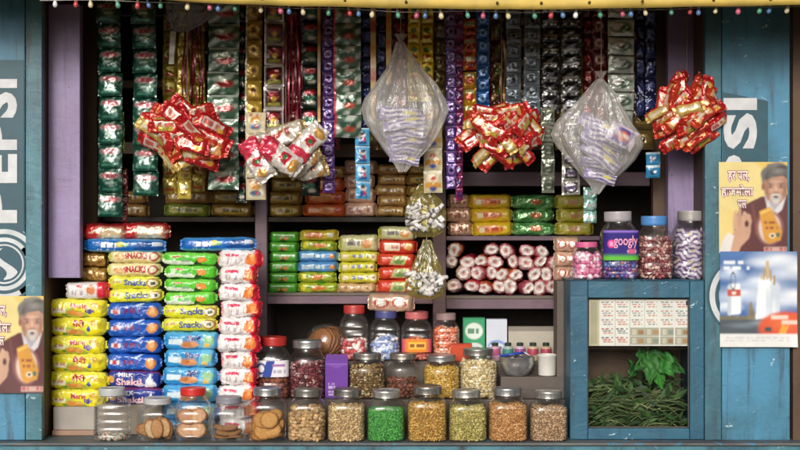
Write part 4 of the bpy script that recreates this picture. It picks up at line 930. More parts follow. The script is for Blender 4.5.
streamers(284, 303, 14, 134, 8, ['#a3203c', '#7d1a34', '#c03a58'], .15, 'crimson foil streamers between maroon framed and dark strips')
streamers(500, 506, 40, 120, 2, ['#8a6440', '#a57c4c'], .14, 'brown twisted streamers beside the grey strips')
def tape(x0, x1, y0, y1, d, cols, label, drift=0):
    mb = MB(); top = at((x0 + x1) / 2, y0, d); s = S(d); m = 30; w = (x1 - x0) * s; vs = []; cc = []
    for k in range(m + 1):
        f = k / m; a = .35 * math.sin(f * 6)
        for q in (-.5, .5):
            vs.append((drift * s * f + q * w * math.cos(a), q * w * math.sin(a), -(y1 - y0) * s * f)); cc.append(hx(cols[(k // 3) % len(cols)]))
    mb.add(vs, [(2 * k, 2 * k + 1, 2 * k + 3, 2 * k + 2) for k in range(m)], np.array(cc))
    return tag(mb.build('tape', 'film', loc=top), label, 'tape', 'printed hanging tapes')
tape(370.5, 376, -2, 120, .09, ['#d9a04a', '#e2b968', '#c9542f', '#e6c98a'], 'orange printed tape hanging left of the clear bag peak')
tape(386, 391.5, -2, 84, .09, ['#e6a83c', '#e2b968', '#d98a3c'], 'orange printed tape just left of the clear bag peak')
tape(317.5, 320.5, -2, 122, .11, ['#b98a3c', '#d9b468', '#8a5a2a'], 'thin gold tape left of the purple strip')
tape(420.3, 422, 40, 88, .12, ['#e6b23c', '#e2a92a'], 'thin yellow tape between the two yellow strips')
tape(170.5, 176, 31, 64, .1, ['#d8d6d0', '#c9c6c0'], 'white ribbon end hanging from the grey plastic bag', -2)

# ================================================================== BUNDLES OF PACKETS
_bm = {}
def bpack(design, L_, H, D, var):
    k = (design, L_, H, var)
    if k not in _bm: _bm[k] = Pack(L_, H, D, 5.1 * var + len(_bm), .0046, .62, .14, .09, .95).mb(design, 56, 36).mesh('packet', 'foil')
    return _bm[k]
def bundle(cx, cy, rx, ry, n, d, L_, H, D, designs, label, angf, group='packet bundles hanging on strings', seed=1, shape=None, ystring=0):
    q = random.Random(seed); c = at(cx, cy, d); s = S(d)
    t = thing('packet_bundle', label, 'packet bundle', c, group)
    pts = []; tries = 0
    while len(pts) < n and tries < 4000:
        tries += 1
        a, b = q.uniform(-1, 1), q.uniform(-1, 1)
        if a * a + b * b > 1: continue
        if shape and not shape(a, b): continue
        if all((a - e) ** 2 * rx * rx + (b - f) ** 2 * ry * ry > (H / s * .74) ** 2 for e, f in pts): pts.append((a, b))
    for i, (a, b) in enumerate(pts):
        o = link('packet', bpack(q.choice(designs), L_, H, D, q.randrange(3)), t)
        dep = -.075 * math.sqrt(max(0, 1 - (a * a + b * b) * .9))
        o.location = (a * rx * s * .82, dep + q.uniform(-.015, .015), -b * ry * s * .85)
        o.rotation_euler = (q.uniform(-.6, .6), angf(a, b, q), q.uniform(-.5, .5) + a * .5); sc = q.uniform(.88, 1.1); o.scale = (sc, sc, sc)
    MB().tube([(0, -.01, ry * s * .4), (.002, -.005, (cy - ystring) * s * .6), (.0, .0, (cy - ystring) * s)], .0012, '#8d8478').build('string', 'matte', t)
    return t
bundle(187, 137, 40, 31, 24, .02, .13, .05, .026, ['red_chip', 'red_chip2', 'gold_red', 'red_glossy'], 'large bundle of red and gold snack packets hanging at the left', lambda a, b, q: .55 + q.uniform(-.9, .7), seed=4, shape=lambda a, b: b < .75 or a > .1)
bundle(501, 134, 40, 32, 34, .04, .1, .046, .024, ['red_chip', 'red_chip2', 'red_glossy', 'red_glossy', 'gold_red'], 'round bundle of red snack packets hanging between the two clear bags', lambda a, b, q: q.uniform(-1.0, 1.0), seed=9)
bundle(686, 115, 37, 36, 32, .0, .108, .042, .024, ['red_chip2', 'red_chip', 'red_chip2', 'red_glossy', 'gold_red'], 'bundle of orange red bar packets hanging before the lilac post', lambda a, b, q: (-.5 if b > -.3 else q.choice([-1.2, 1.1, -.9])) + q.uniform(-.25, .25), seed=5)
t = thing('packet_bundle', 'bundle of larger white and pink packets hanging left of the purple strip', 'packet bundle', at(286, 148, .03), 'packet bundles hanging on strings')
for i, (x, y, L_, a, de, dd) in enumerate(((259, 160, 46, 1.0, 'white_pink', -.05), (283, 158, 48, .62, 'white_pink', -.085), (308, 145, 48, -.85, 'white_pink', -.06), (287, 135, 44, -.3, 'silver_gold', -.02), (303, 161, 40, -.7, 'silver_gold', -.03), (270, 146, 40, .3, 'silver_gold', -.0), (312, 168, 32, -.2, 'silver_gold', -.0))):
    s = S(.03); k = L_ * s
    me = Pack(k, 22 * s, .045, i * 2.3, .006, .8, .14, .06, .85).mb(de, 70, 44).mesh('packet', 'foil')
    o = link('packet', me, t); p = at(x, y, .03) - at(286, 148, .03); o.location = (p.x, dd, p.z); o.rotation_euler = (rng.uniform(-.2, .2), a, rng.uniform(-.2, .2))
MB().tube([(0, -.01, .03), (.0, .0, .46)], .0012, '#8d8478').build('string', 'matte', t)

# ================================================================== JARS
def se(r, a, sq, off=0):
    q = 2 / sq; c, s_ = math.cos(a), math.sin(a)
    return math.copysign(abs(c) ** q, c) * r, math.copysign(abs(s_) ** q, s_) * r
ICO_V, ICO_F = None, None
def ico():
    global ICO_V, ICO_F
    if ICO_V is None:
        bm = bmesh.new(); bmesh.ops.create_icosphere(bm, subdivisions=1, radius=1)
        ICO_V = np.array([v.co[:] for v in bm.verts]); ICO_F = [tuple(v.index for v in f.verts) for f in bm.faces]; bm.free()
        bm = bmesh.new(); bmesh.ops.create_icosphere(bm, subdivisions=2, radius=1)
        global ICO2_V, ICO2_F
        ICO2_V = np.array([v.co[:] for v in bm.verts]); ICO2_F = [tuple(v.index for v in f.verts) for f in bm.faces]; bm.free()
    return ICO_V, ICO_F
def pieces(mb, R_, sq, z0, z1, size, cols, seed, aspect=(1, 1, 1), fine=False, top=True, lump=0.25, core=None, r0=.955):
    """small bits packed against the wall and over the top, round a solid heart of the same stuff"""
    ico(); V0, F0 = (ICO2_V, ICO2_F) if fine else (ICO_V, ICO_F)
    q = random.Random(seed); pts = []; sp = size * 1.65
    nz = max(1, int((z1 - z0) / (sp * .86)))
    per = 2 * math.pi * R_ * (1.12 if sq > 3 else 1); na = int(per / sp)
    Ri = R_ * r0 - size * .8
    tab = [se(1, 2 * math.pi * i / 240, sq) for i in range(241)]; cum = [0]
    for i in range(240): cum.append(cum[-1] + math.hypot(tab[i + 1][0] - tab[i][0], tab[i + 1][1] - tab[i][1]))
    na = int(cum[-1] * R_ / sp)
    def rim(r, f):
        t = (f % 1) * cum[-1]; i = min(239, next(k for k in range(240) if cum[k + 1] >= t)); g_ = (t - cum[i]) / max(1e-9, cum[i + 1] - cum[i])
        return (tab[i][0] + (tab[i + 1][0] - tab[i][0]) * g_) * r, (tab[i][1] + (tab[i + 1][1] - tab[i][1]) * g_) * r
    for layer in range(2):
        for k in range(nz):
            for j in range(na):
                x, y = rim(Ri - layer * size * 1.3 + q.uniform(-.5, .1) * size, (j + .5 * (k % 2) + q.uniform(-.45, .45)) / na)
                zz = z0 + size * .7 + k * sp * .86 + q.uniform(-.4, .4) * size
                if layer and not (y < R_ * .3): continue
                pts.append((x, y, min(zz, z1)))
    if top:
        m = int((R_ / sp) ** 2 * 4.4)
        for j in range(m):
            a = q.uniform(0, 6.283); rr = math.sqrt(q.random()) * (Ri - size * .4); x, y = se(rr, a, sq)
            pts.append((x, y, z1 - size * .3 + q.uniform(-.6, .9) * size + lump * size * math.sin(x * 90 + seed) * 2))
    for p in pts:
        rot = Matrix.Rotation(q.uniform(0, 6.28), 3, 'Z') @ Matrix.Rotation(q.uniform(0, 6.28), 3, 'X') @ Matrix.Rotation(q.uniform(0, 6.28), 3, 'Y')
        s_ = size * q.uniform(.78, 1.15); mt = np.array(rot) * (np.array(aspect) * s_)
        jit = 1 + .16 * np.sin(V0 @ np.array([5.1, 3.3, 4.2]) * 2 + q.uniform(0, 6))
        vv = (V0 * jit[:, None]) @ mt.T + np.array(p)
        c = np.array(hx(q.choice(cols))) * q.uniform(1.0, 1.5)
        mb.add([tuple(v) for v in vv], F0, np.tile(np.clip(c, 0, 1), (len(vv), 1)))
    cc = core or cols[0]
    mb.lathe([(.001, z0 + .001), (Ri - size * 1.5, z0 + .001), (Ri - size * 1.5, z1 - size * .7), (.001, z1 - size * .7)], 28, sq, cc)
    return mb
def jar(px, w, y0, y1, d, kind, lid, label, group, lab=None, turn=0.0, base_z=None):
    """y0 lid top, y1 base, w body width in picture units"""
    s = S(d); b = at(px, y1, d)
    z0 = b.z if base_z is None else base_z
    H = at(px, y0, d).z - z0; Rr = w * s / 2
    if lid == STEEL: lid = STEELS[int(px * 7) % 6]
    t = thing('jar', label, 'jar', (b.x, d, z0), group); t.rotation_euler.z = turn
    lr, lh = Rr * .76, H * .17
    if kind == 'glass':
        sq = 4.2; lh = H * .15; lr = Rr * .73
        prof = [(.001, .002, sq), (Rr * .86, 0, sq), (Rr * .97, H * .02, sq), (Rr, H * .07, sq), (Rr, H * .62, sq), (Rr * .985, H * .68, sq * .9), (Rr * .9, H * .745, 3.2), (Rr * .76, H * .79, 2.4), (Rr * .69, H * .81, 2), (Rr * .68, H * .84, 2), (Rr * .70, H * .85, 2), (Rr * .66, H * .87, 2), (Rr * .66, H - .003, 2)]
        wall = 'glass'
    elif kind == 'round':
        sq = 2.6; lh = H * .14; lr = Rr * .78
        prof = [(.001, .002, sq), (Rr * .84, 0, sq), (Rr * .96, H * .02, sq), (Rr, H * .08, sq), (Rr, H * .62, sq), (Rr * .97, H * .69, sq), (Rr * .86, H * .75, 2.3), (Rr * .74, H * .79, 2), (Rr * .72, H * .86, 2), (Rr * .7, H - .003, 2)]
        wall = 'glass'
    else:
        sq = 3.4; lh = H * .15; lr = Rr * .74
        prof = [(.001, .002, sq), (Rr * .88, 0, sq), (Rr * .97, H * .02, sq)]
        for f in (.1, .25, .4, .55):
            prof += [(Rr, H * f, sq), (Rr * .975, H * (f + .015), sq), (Rr, H * (f + .03), sq)]
        prof += [(Rr, H * .63, sq), (Rr * .95, H * .7, sq), (Rr * .82, H * .77, 2.6), (Rr * .7, H * .82, 2), (Rr * .69, H * .85, 2), (Rr * .68, H - .003, 2)]
        wall = 'pet'
    MB().lathe(prof, 56, cap=False).build('body', wall, t, angle=50)
    mb = MB(); col = lid
    zt = H - lh
    rid = (lambda a, z: 1 + .012 * math.sin(a * 40)) if kind == 'plastic' else (lambda a, z: 1 + .004 * math.sin(a * 60))
    mb.lathe([(lr * .93, zt), (lr, zt + lh * .1), (lr * (1.0 if kind == 'plastic' else .985), zt + lh * .25), (lr, zt + lh * .75)], 80, col=col, cap=False, jit=rid)
    mb.lathe([(lr, zt + lh * .75), (lr * 1.005, zt + lh * .86), (lr * .97, zt + lh), (lr * .9, zt + lh * 1.0), (lr * .86, zt + lh * .95), (.001, zt + lh * .94)], 48, col=col, cap=False)
    lo_ = mb.build('lid', 'steel' if lid in STEELS else 'plastic', t, angle=45); lo_.rotation_euler = (rng.uniform(-.02, .02), rng.uniform(-.025, .025), rng.uniform(0, 6))
    for i in range(3): lo_.scale[i] = rng.uniform(.98, 1.02) if i < 2 else 1
    if lab:
        des_, f0, f1, a0, a1 = lab
        base, layers, texts = DES[des_]; nu, nv = 60, 20; vs = []; U = []; V = []
        def surf(u, v, off=.0012):
            r_ = Rr + off; x = (2 * u - 1) * .93 * r_
            return (x, -r_ * (1 - abs(x / r_) ** sq) ** (1 / sq), H * (f0 + (f1 - f0) * (v + 1) / 2))
        for i in range(nu + 1):
            for j in range(nv + 1):
                u, v = i / nu, 2 * j / nv - 1; vs.append(surf(u, v)); U.append(u); V.append(v)
        fs = [(i * (nv + 1) + j, (i + 1) * (nv + 1) + j, (i + 1) * (nv + 1) + j + 1, i * (nv + 1) + j + 1) for i in range(nu) for j in range(nv)]
        mb = MB().add(vs, fs, paint(base, layers, np.array(U), np.array(V)))
        for tx in texts:
            v2, f2 = text_shape(tx[0], tx[6]); ww = v2[:, 0].max()
            mb.add([surf(tx[1] + (tx[2] - tx[1]) * a / ww, tx[3] + (tx[4] - tx[3]) * b_, .002) for a, b_ in v2], f2, tx[5])
        mb.build('label', 'paper', t)
    return t, Rr, H, sq, (b.x, d, z0)
def fill(j, f1, size, cols, label, cat, seed, name='snack_pieces', mat='food', **kw):
    t, Rr, H, sq, loc = j
    mb = pieces(MB(), Rr, sq, .003, H * f1, size, cols, seed, **kw)
    return tag(mb.build(name, mat, loc=loc), label, cat, kind='stuff')
STEEL = '#a9aaac'; STEELS = ['#a9aaac', '#918e8a', '#b9b8b4', '#9f988c', '#aeb0b2', '#86837e']
GF = 'jars along the front edge of the counter'; GK = 'jars on the lower step'; GP = 'jars on the upper step'; GC = 'jars on top of the blue cabinet'
FZ = COUNTER_Z + .0008
def fj(px, w, y0, kind, lid, label, **kw): return jar(px, w, y0, 439, -.005, kind, lid, label, GF, base_z=FZ, **kw)
j1 = fj(112.5, 35, 387.5, 'plastic', '#b9bcbe', 'almost empty clear plastic jar, leftmost on the front edge')
j2 = fj(157.5, 38, 397.5, 'glass', '#b4b5b6', 'short glass jar of standing rusk slices with a pale lid')
j3 = fj(193.5, 34, 387.5, 'plastic', '#c42a26', 'plastic jar of pale biscuits with a bright red lid on the front edge')
j4 = fj(228.5, 36, 396.5, 'glass', '#85858f', 'short jar of flat biscuits with a greyish violet lid')
j5 = fj(267.5, 39, 387.5, 'glass', STEEL, 'glass jar of round golden cookies')
j6 = fj(307, 38, 388.5, 'glass', STEEL, 'glass jar of tan nuggets on the front edge')
j7 = fj(346.5, 37.5, 388.5, 'glass', STEEL, 'glass jar of small beige crunchy bits left of the green peas')
j8 = fj(386, 38, 389.5, 'glass', STEEL, 'glass jar of bright green fried peas')
j9 = fj(427, 39.5, 385.5, 'glass', STEEL, 'tall glass jar of golden snack mix right of the green peas')
j10 = fj(467.5, 38.5, 389.5, 'glass', STEEL, 'glass jar of greenish yellow puffs on the front edge')
j11 = fj(507.5, 39, 387.5, 'glass', STEEL, 'glass jar of orange tan lentil snack on the front edge')
j12 = fj(548, 37.5, 390.5, 'glass', STEEL, 'glass jar of brown beans, rightmost on the front edge beside the cabinet')
pc = 'snack'
tag(pieces(MB(), j1[1] * .8, 3, .003, .012, .006, ['#b9b4a8', '#c9a08a', '#a5b4a8'], 3).build('wrapped_sweets', 'food', loc=j1[4]), 'few pale sweets left in the bottom of the empty jar', 'sweets', kind='stuff')
fill(j6, .6, .0078, ['#b59468', '#a58458', '#c4a478', '#94744a'], 'tan nuggets filling a front jar', pc, 6, aspect=(1, .8, 1.25), fine=True)
fill(j7, .66, .0042, ['#c4a878', '#b4966a', '#d4bc90', '#a08058'], 'small beige crunchy bits filling the jar left of the green peas', pc, 7, aspect=(1, .8, 1.5))
fill(j8, .6, .0038, ['#3f8f3a', '#4a9c44', '#357f34', '#58a850'], 'bright green fried peas in a front jar', pc, 8)
fill(j9, .66, .0042, ['#c49a4a', '#b4883c', '#d0ac60', '#a5762f'], 'golden snack mix filling the tall front jar', pc, 9, aspect=(1.4, .7, .7))
fill(j10, .64, .0046, ['#b5a660', '#c4b878', '#a5984c', '#948a48'], 'greenish yellow puffs filling a front jar', pc, 10, aspect=(1.2, 1, .8))
fill(j11, .66, .0040, ['#c4935a', '#b58048', '#d0a570', '#a5703c'], 'orange tan lentil snack filling a front jar', pc, 11, aspect=(1.2, .8, .8))
fill(j12, .66, .0044, ['#a58460', '#b8987a', '#8a6a4a', '#c4a888'], 'brown beans filling the rightmost front jar', pc, 12, aspect=(1.1, .85, .85))
# biscuits and cookies as single things
def biscuit_mesh(rx, ry, th, col, seed, edge):
    mb = MB(); n = 26; prof = [(.001, th * .5), (.7, th * .5), (.92, th * .42), (1, 0), (.92, -th * .42), (.001, -th * .5)]
    mb.lathe([(p[0], p[1]) for p in prof], n, cap=False, cols=[col, col, edge, edge, edge, col], jit=lambda a, z: 1 + .02 * math.sin(a * 9 + seed))
    for i in range(len(mb.v)):
        x, y, z = mb.v[i]; q = noise.noise(Vector((x * 3 + seed, y * 3, 2))) * th * .25; mb.v[i] = (x * rx, y * ry, z + q)
    return mb.mesh('biscuit', 'food')
CK = [biscuit_mesh(.031, .031, .010, '#c8924c', i, '#a8702f') for i in range(3)]
def lay(j, meshes, lst, name, label, cat, group):
    for x, y, z, rx, ry, rz in lst:
        o = link(name, meshes[rng.randrange(len(meshes))], loc=(j[4][0] + x, j[4][1] + y, j[4][2] + z)); o.rotation_euler = (R(rx), R(ry), R(rz)); tag(o, label, cat, group)
lay(j5, CK, [(-.026, -.012, .014, 20, 8, 0), (.024, -.014, .012, -12, -10, 30), (0, .02, .012, 5, 5, 0), (-.012, -.028, .030, 62, 0, 15), (.018, -.024, .034, 58, 10, -10), (-.027, .002, .040, 40, 30, 0), (.027, .006, .046, 50, -30, 0), (.0, .012, .044, 20, 10, 0), (.008, -.022, .066, 60, -12, 8), (-.018, -.012, .064, 48, 24, 0), (.02, .01, .076, 35, -14, 0), (-.004, .014, .078, 15, 5, 0)],
    'cookie', 'round golden cookie inside the front glass jar', 'cookie', 'cookies in the front jar')
FB = [biscuit_mesh(.030, .021, .008, '#b98a58', i + 5, '#8f6238') for i in range(3)]
lay(j4, FB, [(-.018, -.014, .010, 6, 4, 20), (.020, -.016, .010, -5, -6, -15), (0, .022, .010, 4, 4, 60), (-.012, -.02, .024, 16, 8, 10), (.020, -.012, .024, 8, -12, 40), (-.016, .014, .026, -8, 10, 80), (.006, -.018, .040, 14, -4, -20), (.0, .012, .038, -6, 6, 10), (-.022, -.008, .038, 10, 16, 0)],
    'flat_biscuit', 'flat brown biscuit lying in the jar with the violet lid', 'biscuit', 'flat biscuits in a front jar')
RB = [biscuit_mesh(.034, .022, .011, c, i + 9, '#a06a3c') for i, c in enumerate(('#d0b08a', '#c49a68', '#b98652'))]
lay(j2, RB, [(-.034, -.026, .036, 84, 6, 22), (-.016, -.03, .037, 80, 74, 8), (.004, -.032, .040, 86, 84, -6), (.028, -.024, .042, 82, 80, -18), (.036, -.012, .034, 82, 88, -40), (-.022, .004, .036, 84, 70, 10), (.008, .006, .040, 80, 86, 0), (.0, .03, .036, 86, 80, 4)],
    'rusk_slice', 'pale rusk slice standing in the short front jar', 'rusk', 'rusk slices in a front jar')
PB = [biscuit_mesh(.032, .026, .009, c, i + 14, '#a8764c') for i, c in enumerate(('#cfa27a', '#c4926a'))]
lay(j3, PB, [(-.020, -.028, .034, 78, 10, 12), (.018, -.028, .034, 80, -8, -12), (-.004, -.012, .036, 82, 0, 0), (.0, .014, .036, 84, 0, 0), (-.018, -.026, .078, 74, 20, 14), (.02, -.024, .080, 76, -14, -12), (.0, -.006, .084, 78, 4, 0), (.004, .016, .08, 84, 0, 0)],
    'pale_biscuit', 'pale round biscuit inside the red lidded front jar', 'biscuit', 'pale biscuits in the red lidded jar')

# ---- lower step
def kj(px, w, y0, kind, lid, label, **kw): return jar(px, w, y0, 397, .222, kind, lid, label, GK, base_z=Z1 + .0008, **kw)
k1 = kj(272.5, 36, 336.5, 'plastic', '#b8302c', 'red lidded plastic jar with a blue and white label', lab=('biscuitlabel', .36, .63, -62, 62))
k2 = kj(307.5, 37, 340, 'round', STEEL, 'steel lidded jar of dark red sweets left of the purple carton')
k3 = kj(367, 37, 353, 'round', STEEL, 'steel lidded jar of striped brown nuts right of the purple carton')
k4 = kj(402.5, 34, 353, 'round', STEEL, 'steel lidded jar with a little dark brown snack')
k5 = kj(441.5, 37, 354.5, 'round', STEEL, 'steel lidded jar of yellow crunchy bits on the lower step')
k6 = kj(478.5, 38, 348.5, 'round', STEEL, 'steel lidded jar of pale cream puffs left of the steel bowl')
fill(k1, .36, .009, ['#8a4a34', '#9c5a3c', '#74382a'], 'reddish brown pieces in the labelled red lidded jar', pc, 21)
fill(k2, .6, .0056, ['#5c1a24', '#742430', '#46121a', '#8f4a50', '#b99a98'], 'dark red sweets filling a jar beside the purple carton', 'sweets', 22, aspect=(1.3, .8, .8))
fill(k3, .7, .0058, ['#8a6a3c', '#a58a58', '#5c4426', '#c4b48a', '#705230'], 'striped brown nuts in a jar on the lower step', pc, 23, aspect=(1.2, .8, .8))
fill(k4, .38, .008, ['#6a3a2c', '#7d4a38', '#58301f'], 'dark brown snack pieces low in their jar', pc, 24)
fill(k5, .7, .0050, ['#c49a3c', '#d4b058', '#b48a30', '#dcbf74'], 'yellow crunchy bits in a jar on the lower step', pc, 25, aspect=(1.2, .8, .8))
fill(k6, .74, .0064, ['#cbb88a', '#d8c8a0', '#b8a070', '#e0d4b4'], 'pale cream puffs in a jar left of the steel bowl', pc, 26, fine=True, aspect=(1.15, .9, .8))
# purple carton
a = at(325.5, 398, .2); b = at(348, 359, .2)
mb = MB(); w_, h_ = b.x - a.x, b.z - Z1
mb.box(-w_ / 2, w_ / 2, .0007, .05, 0, h_, '#5c3288'); n0 = len(mb.v); flat_print(mb, w_, h_, 'carton', 26, 40, back=False, thick=.0002)
for i in range(n0, len(mb.v)): x, y, z = mb.v[i]; mb.v[i] = (x, y, z + h_ / 2)
mb.add([(-w_ / 2, .001, h_), (w_ / 2, .001, h_), (w_ / 2 * .9, .03, h_ + .014), (-w_ / 2 * .9, .03, h_ + .014)], [(0, 1, 2, 3)], '#7c4fa8')
o = mb.build('carton', 'paper', None, False, loc=((a.x + b.x) / 2, .185, Z1 + .001)); tag(o, 'small purple carton standing between two steel lidded jars', 'carton')

# ---- upper step
def mj(px, w, y0, lid, label, **kw): return jar(px, w, y0, 360, .372, 'plastic', lid, label, GP, base_z=Z2 + .0008, **kw)
m1 = mj(354, 29, 305.5, '#c23a36', 'tall clear plastic jar with a coral red lid under the shelf')
m2 = mj(385, 30, 310.5, '#4a4f86', 'tall clear plastic jar with a dark blue lid')
m3 = mj(416.5, 31, 311.5, '#c76a6c', 'tall clear plastic jar with a pink lid and orange label', lab=('orangelabel', .18, .45, -62, 62))
m4 = mj(446, 27, 313, '#a58a8c', 'tall clear plastic jar of orange sweets with a dusty pale lid')
fill(m1, .34, .0085, ['#b03a3c', '#c4686a', '#dcd2cc', '#8f2a30'], 'red and white wrapped sweets in the coral lidded jar', 'sweets', 31, 'wrapped_sweets', 'film', fine=True)
fill(m2, .42, .0085, ['#c4cbe0', '#8fa4d0', '#e0e2ea', '#6f86bc'], 'white and blue wrapped sweets in the blue lidded jar', 'sweets', 32, 'wrapped_sweets', 'film', fine=True)
fill(m3, .4, .008, ['#c4604a', '#b84a44', '#d88a6a'], 'reddish sweets in the pink lidded jar', 'sweets', 33, 'wrapped_sweets', 'film')
fill(m4, .66, .0075, ['#d8774c', '#cf5f3c', '#e09a70', '#d8a48a'], 'orange sweets filling the jar beside the green tin', 'sweets', 34, 'wrapped_sweets', 'film')

# ---- cabinet top
CT = at(0, 280, -.02).z
def cj(px, w, y0, d, kind, lid, label, **kw): return jar(px, w, y0, 279, d, kind, lid, label, GC, base_z=CT + .0008, **kw)
c1 = cj(587, 30, 242, .07, 'plastic', '#d4618f', 'small jar of pink sweets with a bright pink lid')
c2 = cj(619, 37, 211.5, .08, 'plastic', '#aaa4aa', 'tall jar of gum with a purple printed label and grey lid', lab=('gumlabel', .28, .72, -64, 64))
c3 = cj(654.5, 34.5, 216, .08, 'plastic', '#4d86c4', 'tall jar of red wrapped sweets with a sky blue lid')
c4 = cj(690, 36, 211, .08, 'plastic', '#a5a09e', 'tall jar stuffed with purple and white sachets, rightmost on the cabinet')
fill(c1, .64, .0085, ['#dca4bc', '#d47aa0', '#ecdce4', '#c45a88'], 'pink sweets in the small pink lidded jar', 'sweets', 41, 'wrapped_sweets', 'film', fine=True)
fill(c2, .28, .0085, ['#3a3480', '#6a3f86', '#8f4a5c', '#c4b4cc', '#3f62a0'], 'purple and blue gum in the printed label jar', 'sweets', 42, 'wrapped_sweets', 'film', fine=True)
fill(c3, .62, .0072, ['#7d2a30', '#96424a', '#b88a80', '#5e1c22', '#c4a89c'], 'dark red wrapped sweets in the sky blue lidded jar', 'sweets', 43, 'wrapped_sweets', 'film', aspect=(1.5, .8, .8))
q = random.Random(5)
for i in range(15):
    row, k = divmod(i, 3)
    me = sachet('purpwhite', .052, .045, i % 3, 'film', .14)
    a = (-1.05, 0, 1.05)[k] + q.uniform(-.15, .15)
    o = link('folded_sachet', me, loc=(c4[4][0] + math.sin(a) * c4[1] * .72, c4[4][1] - math.cos(a) * c4[1] * .72, c4[4][2] + .022 + row * .031 + q.uniform(-.004, .004)))
    o.rotation_euler = (q.uniform(-.3, .3), q.uniform(-.5, .5), a + q.uniform(-.3, .3)); tag(o, 'purple and white striped sachet folded into the rightmost tall jar', 'sachet', 'striped sachets in the tall jar')

# ---- odds and ends on the steps
def boxprint(px0, px1, y0, y1, d, dep, des_, side, name, label, cat, zb):
    a = at(px0, y1, d); b = at(px1, y0, d); w_, h_ = b.x - a.x, b.z - zb
    mb = MB(); mb.box(-w_ / 2, w_ / 2, .0007, dep, 0, h_, side); n0 = len(mb.v); flat_print(mb, w_, h_, des_, 30, 40, back=False, thick=.0002)
    for i in range(n0, len(mb.v)): x, y, z = mb.v[i]; mb.v[i] = (x, y, z + h_ / 2)
    o = mb.build(name, 'paper', None, False, loc=((a.x + b.x) / 2, d, zb + .0008)); return tag(o, label, cat)
boxprint(463, 485, 318, 360, .40, .04, 'tingreen', '#2a7a54', 'tin_box', 'green box with white oval print right of the plastic jars', 'box', Z2)
boxprint(486.5, 507, 319.5, 360, .40, .04, 'tinwhite', '#b9c0d0', 'tin_box', 'white and blue box beside the green box', 'box', Z2)
des('creambox', '#b9b2a4', [('r', 0, 1, .72, 1, '#8d867c')]); des('orangebox', '#c4482a', [('g', 'v', .7, 1, '#a83a22')])
boxprint(508.5, 556, 327, 360, .405, .035, 'creambox', '#a59e92', 'carton', 'wide dull cream carton at the back of the step', 'carton', Z2)
boxprint(452, 472, 344, 372, .315, .03, 'orangebox', '#a83a22', 'carton', 'small orange red carton behind the jar of pale puffs', 'carton', Z2)
for i, (px, c, c2_) in enumerate(((495, '#b85a80', '#caa0b4'), (508, '#4a8a86', '#b0bdb4'), (520, '#8f4f86', '#c9b0c0'), (533, '#b04a5c', '#cbb89c'), (546, '#a8485c', '#c4a88a'))):
    d = .335; p = at(px, 360, d); s = S(d)
    t = thing('sauce_bottle', ['pink labelled', 'teal labelled', 'violet labelled', 'red labelled', 'dull crimson labelled'][i] + ' small bottle with a dark cap behind the steel bowl', 'bottle', (p.x, d, Z2 + .0008), 'small bottles on the step')
    r = 5.4 * s; h = 18 * s
    MB().lathe([(r * .9, 0), (r, .003), (r, h * .3), (r * 1.01, h * .32), (r * 1.01, h * .66), (r, h * .68), (r * .92, h * .74), (r * .5, h * .8), (r * .5, h * .84)], 20, cols=[c2_, c2_, c2_, c, c, c2_, c2_, c2_, c2_]).build('body', 'plastic', t, angle=50)
    MB().lathe([(r * .62, h * .82), (r * .64, h * .84), (r * .64, h * .98), (r * .5, h)], 20, col='#2c3a30').build('cap', 'plastic', t, angle=50)
# low box, bowl, cup, pen
ZB = zat(375.5, .2)
a = at(500, 0, .2); b = at(563, 0, .2)
o = MB().box(-(b.x - a.x) / 2, (b.x - a.x) / 2, -.05, .05, 0, ZB - Z1 - .001, '#6f655f').build('wooden_box', 'step', None, False, loc=((a.x + b.x) / 2, .215, Z1 + .0006), bevel=.003); tag(o, 'low grey wooden box under the steel bowl and white cup', 'box')
p = at(517, 375, .2); s = S(.2); r = 18 * s; h = 19 * s
t = thing('steel_bowl', 'round steel bowl on the low wooden box left of the white cup', 'bowl', (p.x, .2, ZB + .0008))
MB().lathe([(.001, .001), (r * .55, 0), (r * .62, .003), (r * .8, h * .3), (r * .95, h * .62), (r * .98, h * .96), (r * 1.02, h * .985), (r * 1.02, h), (r * .95, h * .99), (r * .92, h * .62), (r * .76, h * .3), (.001, h * .12)], 44, col='#c9c9ca').build('body', 'steel', t, angle=60)
mb = MB(); q = random.Random(3)
for i in range(60):
    a_ = q.uniform(0, 6.28); rr = r * .8 * math.sqrt(q.random()); n0 = len(mb.v); mb.lathe([(.001, -.0008), (.0095, -.0008), (.0095, .0008), (.001, .0008)], 14, col=q.choice(['#a8a8aa', '#8d8d90', '#b8b4a8']))
    mx = Matrix.Translation((rr * math.cos(a_), rr * math.sin(a_), h * .78 + .006 * q.random() + .01 * (1 - rr / r))) @ Matrix.Rotation(q.uniform(-.8, .8), 4, 'X') @ Matrix.Rotation(q.uniform(-.8, .8), 4, 'Y'); mb.xform(mx, n0)
tag(mb.build('coins', 'steel', loc=(p.x, .2, ZB + .001), angle=40), 'heap of coins filling the steel bowl', 'coins', kind='stuff')
o = MB().tube([at(500, 356, .2) - at(517, 353.5, .2), at(524, 352.5, .2) - at(517, 353.5, .2)], .0042, '#2446a8', 10).tube([at(524, 352.3, .2) - at(517, 353.5, .2), at(530, 355.5, .19) - at(517, 353.5, .2)], .003, '#d8d8dc', 10, taper=.001).build('pen', 'plastic', loc=at(517, 353.5, .2)); tag(o, 'blue pen lying across the coins in the steel bowl', 'pen')
p = at(547, 375, .2); r = 9.6 * s; h = 21 * s
